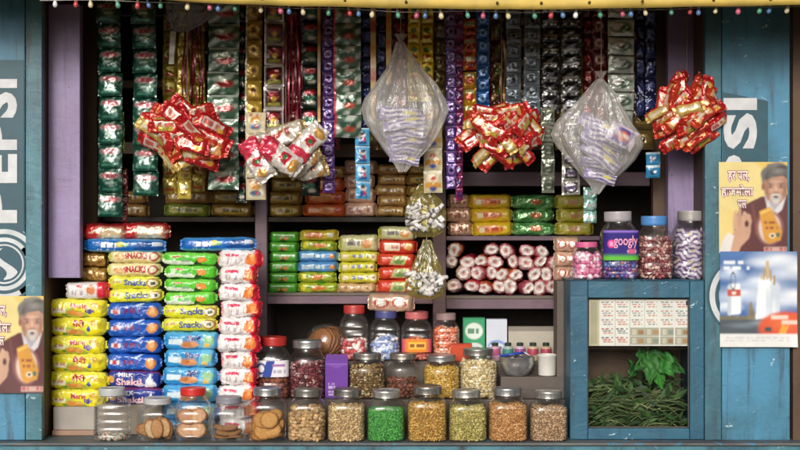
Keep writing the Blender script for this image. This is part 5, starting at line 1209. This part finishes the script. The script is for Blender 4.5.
o = MB().lathe([(.001, .001), (r * .84, 0), (r * .9, .002), (r * .99, h * .9), (r * 1.05, h * .93), (r * 1.05, h), (r * .97, h), (r * .9, h * .2), (.001, h * .15)], 36, col='#dcdad2').build('plastic_cup', 'plastic', loc=(p.x, .2, ZB + .0008), angle=40); tag(o, 'white plastic cup on the low wooden box', 'cup')
# bag of brown papads behind the jars
q = random.Random(8)
cx = at(326, 352, .36)
t = thing('brown_bag', 'crinkled clear bag of brown rounds leaning left of the coral lidded jar', 'bag', (cx.x, .37, Z2 + .001))
for i in range(7):
    mb = MB(); n0 = 0; mb.lathe([(.001, -.002), (.052, -.003), (.056, 0), (.052, .003), (.001, .002)], 30, cols=['#8f5a30', '#a56c3c', '#7a4a28', '#a56c3c', '#8f5a30'], cap=False, jit=lambda a, z: 1 + .03 * math.sin(a * 7 + i))
    mb.xform(Matrix.Translation((.012 * (i - 3) * .7, -.02 + .006 * i, .062 + .004 * q.random())) @ Matrix.Rotation(R(58 + i * 2), 4, 'X') @ Matrix.Rotation(R(-30 + i * 9), 4, 'Y'), n0)
    mb.build('papad', 'food', t)
mb = MB().lathe([(.03, .0), (.06, .01), (.072, .05), (.066, .09), (.045, .118), (.012, .128)], 40, col='#ffffff', jit=lambda a, z: 1 + .06 * math.sin(a * 7 + z * 60) + .03 * math.sin(a * 17))
mb.build('film', 'pet', t)

# ================================================================== BAGS
def film_bag(rows, d, label, mat, group, seed, depth=.5, pl=.13, ystring=-4, n=90, name='clear_bag', cat='bag'):
    """rows: (y, x left, x right) outline in picture units at depth d"""
    s = S(d); top = at((rows[0][1] + rows[0][2]) / 2, rows[0][0], d)
    t = thing(name, label, cat, top, group)
    y0, y1 = rows[0][0], rows[-1][0]; m = 44; vs = []; fs = []
    for i in range(m + 1):
        y = y0 + (y1 - y0) * i / m
        for (a, xl, xr), (b, xl2, xr2) in zip(rows, rows[1:]):
            if y <= b + 1e-6:
                f = (y - a) / (b - a); l, r = xl + (xl2 - xl) * f, xr + (xr2 - xr) * f; break
        f = i / m
        p = at((l + r) / 2, y, d) - top; hw = (r - l) / 2 * s
        amp = pl * (1 - .5 * f) + .03
        for k in range(n):
            a = 2 * math.pi * k / n
            rr = 1 + amp * (.6 * math.sin(a * 9 + seed + 1.5 * math.sin(f * 3)) + .4 * math.sin(a * 17 + seed * 3) + .25 * math.sin(a * 31 + f * 4)) - amp * .3
            q = noise.noise_vector(Vector((math.cos(a) * 2.2 + seed, math.sin(a) * 2.2, f * 7))) * .006
            vs.append((p.x + hw * rr * math.cos(a) + q.x, hw * depth * rr * math.sin(a) + q.y, p.z + q.z * .5))
    for i in range(m):
        for k in range(n):
            k2 = (k + 1) % n; fs.append((i * n + k, (i + 1) * n + k, (i + 1) * n + k2, i * n + k2))
    MB().add(vs, fs, '#ffffff').build('film', mat, t)
    if name == 'clear_bag' and mat == 'bag':
        MB().lathe([(.006, -.012), (.004, 0), (.010, .012), (.017, .026)], 36, cap=False, jit=lambda a, z: 1 + .35 * math.sin(a * 5 + seed) + .15 * math.sin(a * 11)).build('gathered_top', mat, t)
    MB().tube([(0, 0, -.006), (0, 0, 0), (.001, 0, (y0 - ystring) * s * .5), (0, 0, (y0 - ystring) * s)], .0016, '#a89a84').build('string', 'matte', t)
    return t
GB1 = 'clear film bags hanging on strings'
film_bag([(42, 397, 404), (52, 394, 409), (66, 388, 420), (84, 376, 434), (98, 366, 443), (110, 363, 446), (122, 366, 443), (136, 374, 436), (150, 384, 426), (162, 393, 414), (172, 399, 406)], .0, 'clear film bag of striped sachets hanging near the centre in front of yellow strips', 'bag', GB1, 1.3, .36)
film_bag([(79, 598, 604), (92, 587, 614), (106, 575, 622), (122, 560, 631), (134, 555, 639), (146, 560, 643), (160, 570, 634), (174, 580, 620), (186, 589, 606), (194, 594, 599)], .0, 'clear film bag of striped sachets hanging at the right above the gum jar', 'bag', GB1, 4.1, .36)
q = random.Random(21)
def bag_fill(cx, cy, n, label, group, rx, ry, ang, des_='stripe', w=40, h=20):
    s = S(0)
    for i in range(n):
        f = i / (n - 1) * 2 - 1
        o = link('striped_sachet', sachet(des_, w * s, h * s, i % 3, 'film', .16), loc=at(cx + f * rx + q.uniform(-2, 2), cy + f * ry + q.uniform(-1.5, 1.5), q.uniform(-.022, .022)))
        o.rotation_euler = (q.uniform(-.6, .6), ang + q.uniform(-.45, .35), q.uniform(-.4, .4)); sc = .86 - .26 * max(0, f); o.scale = (sc, 1, sc)
        tag(o, label, 'sachet', group)
bag_fill(404, 136, 6, 'purple and white striped sachet inside the central clear bag', 'sachets in the central clear bag', 2, 22, .35, w=50, h=16)
bag_fill(601, 152, 6, 'purple and white striped sachet inside the right clear bag', 'sachets in the right clear bag', -1, 24, .3, w=54, h=17)
des('orpurp', '#cfc3d4', [('p', [(.15, -.8), (.3, .8), (.85, .7), (.75, -.8)], '#4a3a8c'), ('e', .52, 0, .22, .5, '#d8704a'), ('s', .35, .7, -.15, .2, 5, '#efdcd0')])
o = link('printed_sachet', sachet('orpurp', 30 * S(0), 20 * S(0), 0, 'film', .14), loc=at(622, 136, -.028)); o.rotation_euler = (.1, .45, .2); tag(o, 'violet and orange printed sachet at the front of the right clear bag', 'sachet')

GY = 'yellow film bags of short rolls'
film_bag([(184, 420, 428), (192, 414, 434), (202, 408, 442), (214, 405, 446), (226, 407, 446), (233, 412, 441), (237, 418, 434)], .16, 'upper yellow film bag of white rolls in front of the mauve divider', 'ybag', GY, 2.2, .55, .06, 100)
film_bag([(240, 423, 430), (250, 420, 435), (262, 414, 439), (276, 408, 444), (286, 405, 446), (294, 408, 444), (299, 418, 436)], .16, 'lower yellow film bag of white rolls hanging beside the red packets', 'ybag', GY, 5.2, .55, .08, 236)
def roll_stub(i):
    mb = MB(); L_, r = .042, .0072
    mb.lathe([(.001, -L_ / 2), (r * .9, -L_ / 2), (r, -L_ / 2 + .001), (r, -L_ * .12), (r * 1.02, -L_ * .1), (r * 1.02, L_ * .1), (r, L_ * .12), (r, L_ / 2 - .001), (r * .9, L_ / 2), (.001, L_ / 2)], 14,
             cols=['#a8a49e', '#c8c4be', '#cfccc8', '#c4c1bc', '#5a5a62', '#6a6a72', '#dcd8d4', '#e2dfda', '#a8a49e', '#3c3a3c'] if i % 2 else ['#3a383a', '#56545a', '#8a8890', '#dedad6', '#e2dfda', '#e2dfda', '#e2dfda', '#dcd8d2', '#cfcac4', '#8c8884'])
    return mb.mesh('roll', 'film', angle=50)
RS = [roll_stub(i) for i in range(2)]
for (cx, y0, y1, hw, nm) in ((426, 206, 232, 16, 'upper'), (426, 272, 295, 16, 'lower')):
    for i in range(46):
        x = cx + q.uniform(-hw, hw); y = q.uniform(y0, y1)
        y = y0 + (y - y0) * (1 - .25 * abs(x - cx) / hw)
        o = link('paper_roll', RS[i % 2], loc=at(x, y, .128 + q.uniform(-.012, .022))); a = q.uniform(-1, 1)
        o.rotation_euler = (q.uniform(-.5, 1.0), (1.15 if nm == 'lower' else .9) * (1 if q.random() < .72 else -1) + a * .35, q.uniform(-.5, .5))
        tag(o, 'short white and dark paper roll inside the %s yellow bag' % nm, 'paper roll', 'paper rolls in the %s yellow bag' % nm)
# grey bag tied up under the roof
film_bag([(-2, 168, 224), (8, 166, 222), (16, 167, 214), (23, 169, 204), (29, 172, 194), (32, 178, 188)], .08, 'grey plastic bag tied up under the roof above gold strips', 'gbag', 'grey bags', 7.7, .4, .1, -6, name='plastic_bag')

# ================================================================== BLUE CABINET
cab = thing('display_cabinet', 'blue painted wooden cabinet with glass front holding green leaves', 'cabinet', (at(637, 0, -.02).x, .13, COUNTER_Z + .0006))
CX0, CX1 = at(570, 0, -.02).x, at(704.2, 0, -.02).x
def cpart(name, mat, x0, x1, y0, y1, z0, z1, bevel=.003):
    c = Vector(((x0 + x1) / 2, (y0 + y1) / 2, (z0 + z1) / 2))
    return MB().box(x0 - c.x, x1 - c.x, y0 - c.y, y1 - c.y, z0 - c.z, z1 - c.z).build(name, mat, cab, False, loc=c - Vector(cab.location), bevel=bevel)
zA, zB = COUNTER_Z + .001, CT
zi0, zi1 = at(0, 428.5, -.02).z, at(0, 298, -.02).z
xi0, xi1 = at(588, 0, -.02).x, at(690, 0, -.02).x
cpart('stile', 'cab', CX0, xi0, -.02, .004, zA, zB - .002); cpart('stile', 'cab', xi1, CX1, -.02, .004, zA, zB - .002)
cpart('rail', 'cab', xi0 + .0006, xi1 - .0006, -.0185, .004, zi1, zB - .002); cpart('rail', 'cab', xi0 + .0006, xi1 - .0006, -.0185, .004, zA, zi0)
cpart('top_board', 'cab', CX0 - .002, CX1 - .001, -.024, .285, zB - .0015, zB + .0)
cpart('side_board', 'cab', CX0 + .002, CX0 + .016, .005, .28, zA, zB - .003); cpart('side_board', 'cab', CX1 - .016, CX1 - .002, .005, .28, zA, zB - .003)
cpart('back_board', 'brown', CX0 + .017, CX1 - .017, .268, .28, zA, zB - .003)
cpart('bottom_board', 'brown', CX0 + .017, CX1 - .017, .006, .266, zA, zA + .014)
cpart('inner_shelf', 'brown', CX0 + .017, CX1 - .017, .12, .266, at(0, 350, .12).z, at(0, 350, .12).z + .012)
cpart('glass_pane', 'pane', xi0 - .004, xi1 + .004, .0048, .0066, zi0 - .004, zi1 + .004, 0)
# bead along the glass
for (x0, x1, z0, z1) in ((xi0, xi0 + .004, zi0, zi1), (xi1 - .004, xi1, zi0, zi1), (xi0 + .0045, xi1 - .0045, zi0, zi0 + .004)): cpart('glazing_bead', 'step', x0 + .0008, x1 - .0008, -.006, .0042, z0 + .0004, z1 - .0004, .001)
# sheet of small print pasted inside the glass
lay_ = [('r', 0, .1, -1, 1, '#c2b89a'), ('r', .02, .08, -.9, .9, '#a8a284')]
for cI in range(6):
    for rI in range(5):
        u0 = .115 + cI * .148; v1 = .92 - rI * .38
        if rI >= 3 and cI >= 2:
            lay_ += [('r', u0, u0 + .138, v1 - .34, v1, '#a9a592'), ('r', u0 + .02, u0 + .06, v1 - .3, v1 - .05, '#c9c3ae'), ('r', u0 + .08, u0 + .13, v1 - .28, v1 - .1, ['#b5895a', '#8d9484', '#a27a4e'][(cI + rI) % 3])]
        else:
            lay_ += [('s', u0 + .01, u0 + .12, v1 - .07, v1 - .01, 9, ['#4a4a4c', '#b5544a'][(cI + rI) % 2]), ('s', u0 + .02, u0 + .11, v1 - .16, v1 - .11, 8, ['#c0604c', '#77777a'][(cI * 2 + rI) % 2]), ('s', u0 + .02, u0 + .12, v1 - .26, v1 - .2, 10, ['#d08a6a', '#8a8a8c', '#c47a5a'][(cI + 2 * rI) % 3])]
        lay_ += [('r', u0 - .006, u0 - .003, -1, 1, '#b9b6ae')]
lay_ += [('r', .965, .98, .75, .95, '#2a2a2a')]
des('newsprint', '#e3e1da', lay_)
a = at(589, 346, .0085); b = at(689.5, 299.5, .0085); mb = MB(); flat_print(mb, b.x - a.x, b.z - a.z, 'newsprint', 150, 90, thick=.0003, curl=lambda u, v: .003 * max(0, -v) ** 3)
o = mb.build('printed_sheet', 'print', loc=((a.x + b.x) / 2, .0085, (a.z + b.z) / 2)); tag(o, 'white sheet of small printed columns inside the cabinet glass', 'printed sheet')

# leaves and stalks
q = random.Random(17)
FLOORZ = zA + .0145; mb = MB()
for i in range(480):
    y = q.uniform(.02, .2); top = .178 - .05 * abs(q.uniform(-1, 1)); z = FLOORZ + .006 + (q.random() ** .8) * top * (1 if y > .05 else .85)
    x = q.uniform(xi0 + .02, xi1 - .02); L_ = q.uniform(.05, .13); a = q.choice([-1, 1]) * q.uniform(-.2, .55) + q.uniform(-.25, .25); yw = q.uniform(-.5, .5)
    dx, dz = math.cos(a) * L_ / 2, math.sin(a) * L_ / 2
    pts = []
    for k in range(6):
        f = k / 5 * 2 - 1; pts.append((min(max(x + dx * f, xi0 + .004), xi1 - .004), max(.014, y + yw * L_ / 2 * f), max(FLOORZ + .003, z + dz * f - .012 * f * f + .004 * math.sin(f * 4 + i))))
    mb.tube(pts, q.uniform(.0026, .0048), q.choice(['#4f5f34', '#5f7040', '#42552a', '#7a8456', '#38502a', '#6f7450', '#4c5a2e']), 5, taper=.0012)
for i in range(260):
    x = q.uniform(xi0 + .015, xi1 - .015); y = q.uniform(.02, .22); z = FLOORZ + .01 + q.random() * .145
    w = q.uniform(.010, .024); l = q.uniform(.03, .07); n0 = len(mb.v)
    mb.add([(0, 0, 0), (w * .5, .003, l * .35), (w * .35, 0, l * .75), (0, -.003, l), (-w * .35, 0, l * .75), (-w * .5, .003, l * .35)], [(0, 1, 2, 3), (0, 3, 4, 5)], q.choice(['#25421c', '#2f5224', '#1d3817', '#3d5f2a']))
    mb.xform(Matrix.Translation((x, y, z)) @ Matrix.Rotation(q.uniform(-.8, .8), 4, 'Z') @ Matrix.Rotation(q.uniform(-2, 2), 4, 'Y') @ Matrix.Rotation(q.uniform(-.6, .6), 4, 'X'), n0)
tag(mb.build('leaf_stalks', 'leaf'), 'heap of thin green stalks piled in the cabinet', 'stalks', kind='stuff')
def leaf(name, px, py, d, L_, W2, rx, ry, rz, label, group, col='#2f6a2a'):
    py += 4
    m, n = 18, 10; vs = []; fs = []; cc = []
    for i in range(m + 1):
        f = i / m; w = W2 * (math.sin(math.pi * min(1, f * .93 + .07) ** .62) ** .9) * (1 - f * .25)
        if i == m: w = .0003
        for j in range(n + 1):
            g_ = j / n * 2 - 1; x = g_ * w
            y = -.3 * abs(g_) * w + .003 * math.sin(f * 22 + abs(g_) * 3) * abs(g_) + .25 * L_ * (f - .4) ** 2 + .006 * math.sin(f * 9 + g_ * 4 + px) + .004 * math.sin(f * 17 - g_ * 7)
            vs.append((x, y, -f * L_)); c = hx(col); v = 1.5 if abs(g_) < .12 else (1.15 if abs(math.sin(f * 14 - abs(g_) * 3.4)) < .16 else 1)
            cc.append(tuple(k * v for k in c))
    for i in range(m):
        for j in range(n): a = i * (n + 1) + j; fs.append((a, a + n + 1, a + n + 2, a + 1))
    mb = MB().add(vs, fs, np.array(cc)); mb.tube([(0, .04 * L_, 0), (.004, .06 * L_, .02), (.012, .08 * L_, .04)], .0016, '#6a7c3c', 6)
    o = mb.build(name, 'leaf', loc=at(px, py, d)); o.rotation_euler = (rx, ry, rz)
    m_ = o.modifiers.new('t', 'SOLIDIFY'); m_.thickness = .0006
    return tag(o, label, 'leaf', group)
GL = 'broad leaves on the stalks'
for (px, py, d, L_, w, rx, ry, rz, col, lb) in ((648, 350, .05, .115, .04, -.55, .12, .15, '#336b29', 'broad bright green leaf hanging point down in front of the stalks'), (643, 352, .07, .10, .036, -.9, .95, .2, '#2c6a26', 'broad green leaf spread left behind the hanging leaf'),
        (660, 354, .065, .1, .04, -.8, -.7, -.2, '#347a2c', 'broad green leaf fanned right of the hanging leaf'), (632, 360, .08, .09, .034, -1.0, .9, .3, '#2a6024', 'dark leaf low at left of the leaf cluster'), (668, 358, .085, .1, .034, -1.0, -1.1, -.2, '#296024', 'dark leaf at the far right of the leaf cluster'),
        (650, 345, .1, .11, .042, -.6, -.15, .1, '#2c6a2a', 'dark leaf at the back of the leaf cluster'), (655, 362, .055, .085, .03, -.2, -.3, -.1, '#3d8a30', 'small bright leaf right beside the hanging leaf')):
    leaf('broad_leaf', px, py, d, L_, w, rx, ry, rz, lb, GL, col)

# ================================================================== LIGHT AND CAMERA
world = bpy.data.worlds.new('World'); scene.world = world; world.use_nodes = True
nt = world.node_tree; nt.nodes.clear()
wo = nt.nodes.new('ShaderNodeOutputWorld'); bg = nt.nodes.new('ShaderNodeBackground'); sky = nt.nodes.new('ShaderNodeTexSky')
SUN_EL = 20
sky.sky_type = 'NISHITA'; sky.sun_disc = False; sky.sun_elevation = R(SUN_EL); sky.sun_rotation = R(192)
sky.air_density = 1.0; sky.dust_density = 6.0; sky.ozone_density = .6
hs = nt.nodes.new('ShaderNodeHueSaturation'); hs.inputs['Saturation'].default_value = .35
nt.links.new(sky.outputs[0], hs.inputs['Color']); nt.links.new(hs.outputs[0], bg.inputs['Color']); bg.inputs['Strength'].default_value = .1
nt.links.new(bg.outputs[0], wo.inputs[0])
ld = bpy.data.lights.new('sun', 'SUN'); ld.energy = 1.5; ld.angle = R(15); ld.color = (1, .96, .9)
lo = bpy.data.objects.new('sun', ld); COL.objects.link(lo); lo.location = (1, -3, 5)
lo.rotation_euler = (R(90 - SUN_EL), 0, R(-10))
cd = bpy.data.cameras.new('camera'); cam = bpy.data.objects.new('camera', cd); COL.objects.link(cam)
cam.location = (0, -CAM_D, EYE); cam.rotation_euler = (R(90), 0, 0)
cd.sensor_width = 36; cd.lens = 36 * CAM_D / (800 * PXM); cd.clip_end = 500; cd.clip_start = .05
scene.camera = cam
scene.render.engine = 'CYCLES'
scene.cycles.use_denoising = True
scene.cycles.max_bounces = 10; scene.cycles.diffuse_bounces = 4; scene.cycles.glossy_bounces = 4; scene.cycles.transparent_max_bounces = 32
scene.cycles.caustics_reflective = False; scene.cycles.caustics_refractive = False
vs_ = scene.view_settings; scene.display_settings.display_device = 'sRGB'
vs_.view_transform = 'Standard'; vs_.look = 'None'; vs_.gamma = 1; vs_.use_curve_mapping = False; vs_.exposure = 0.0
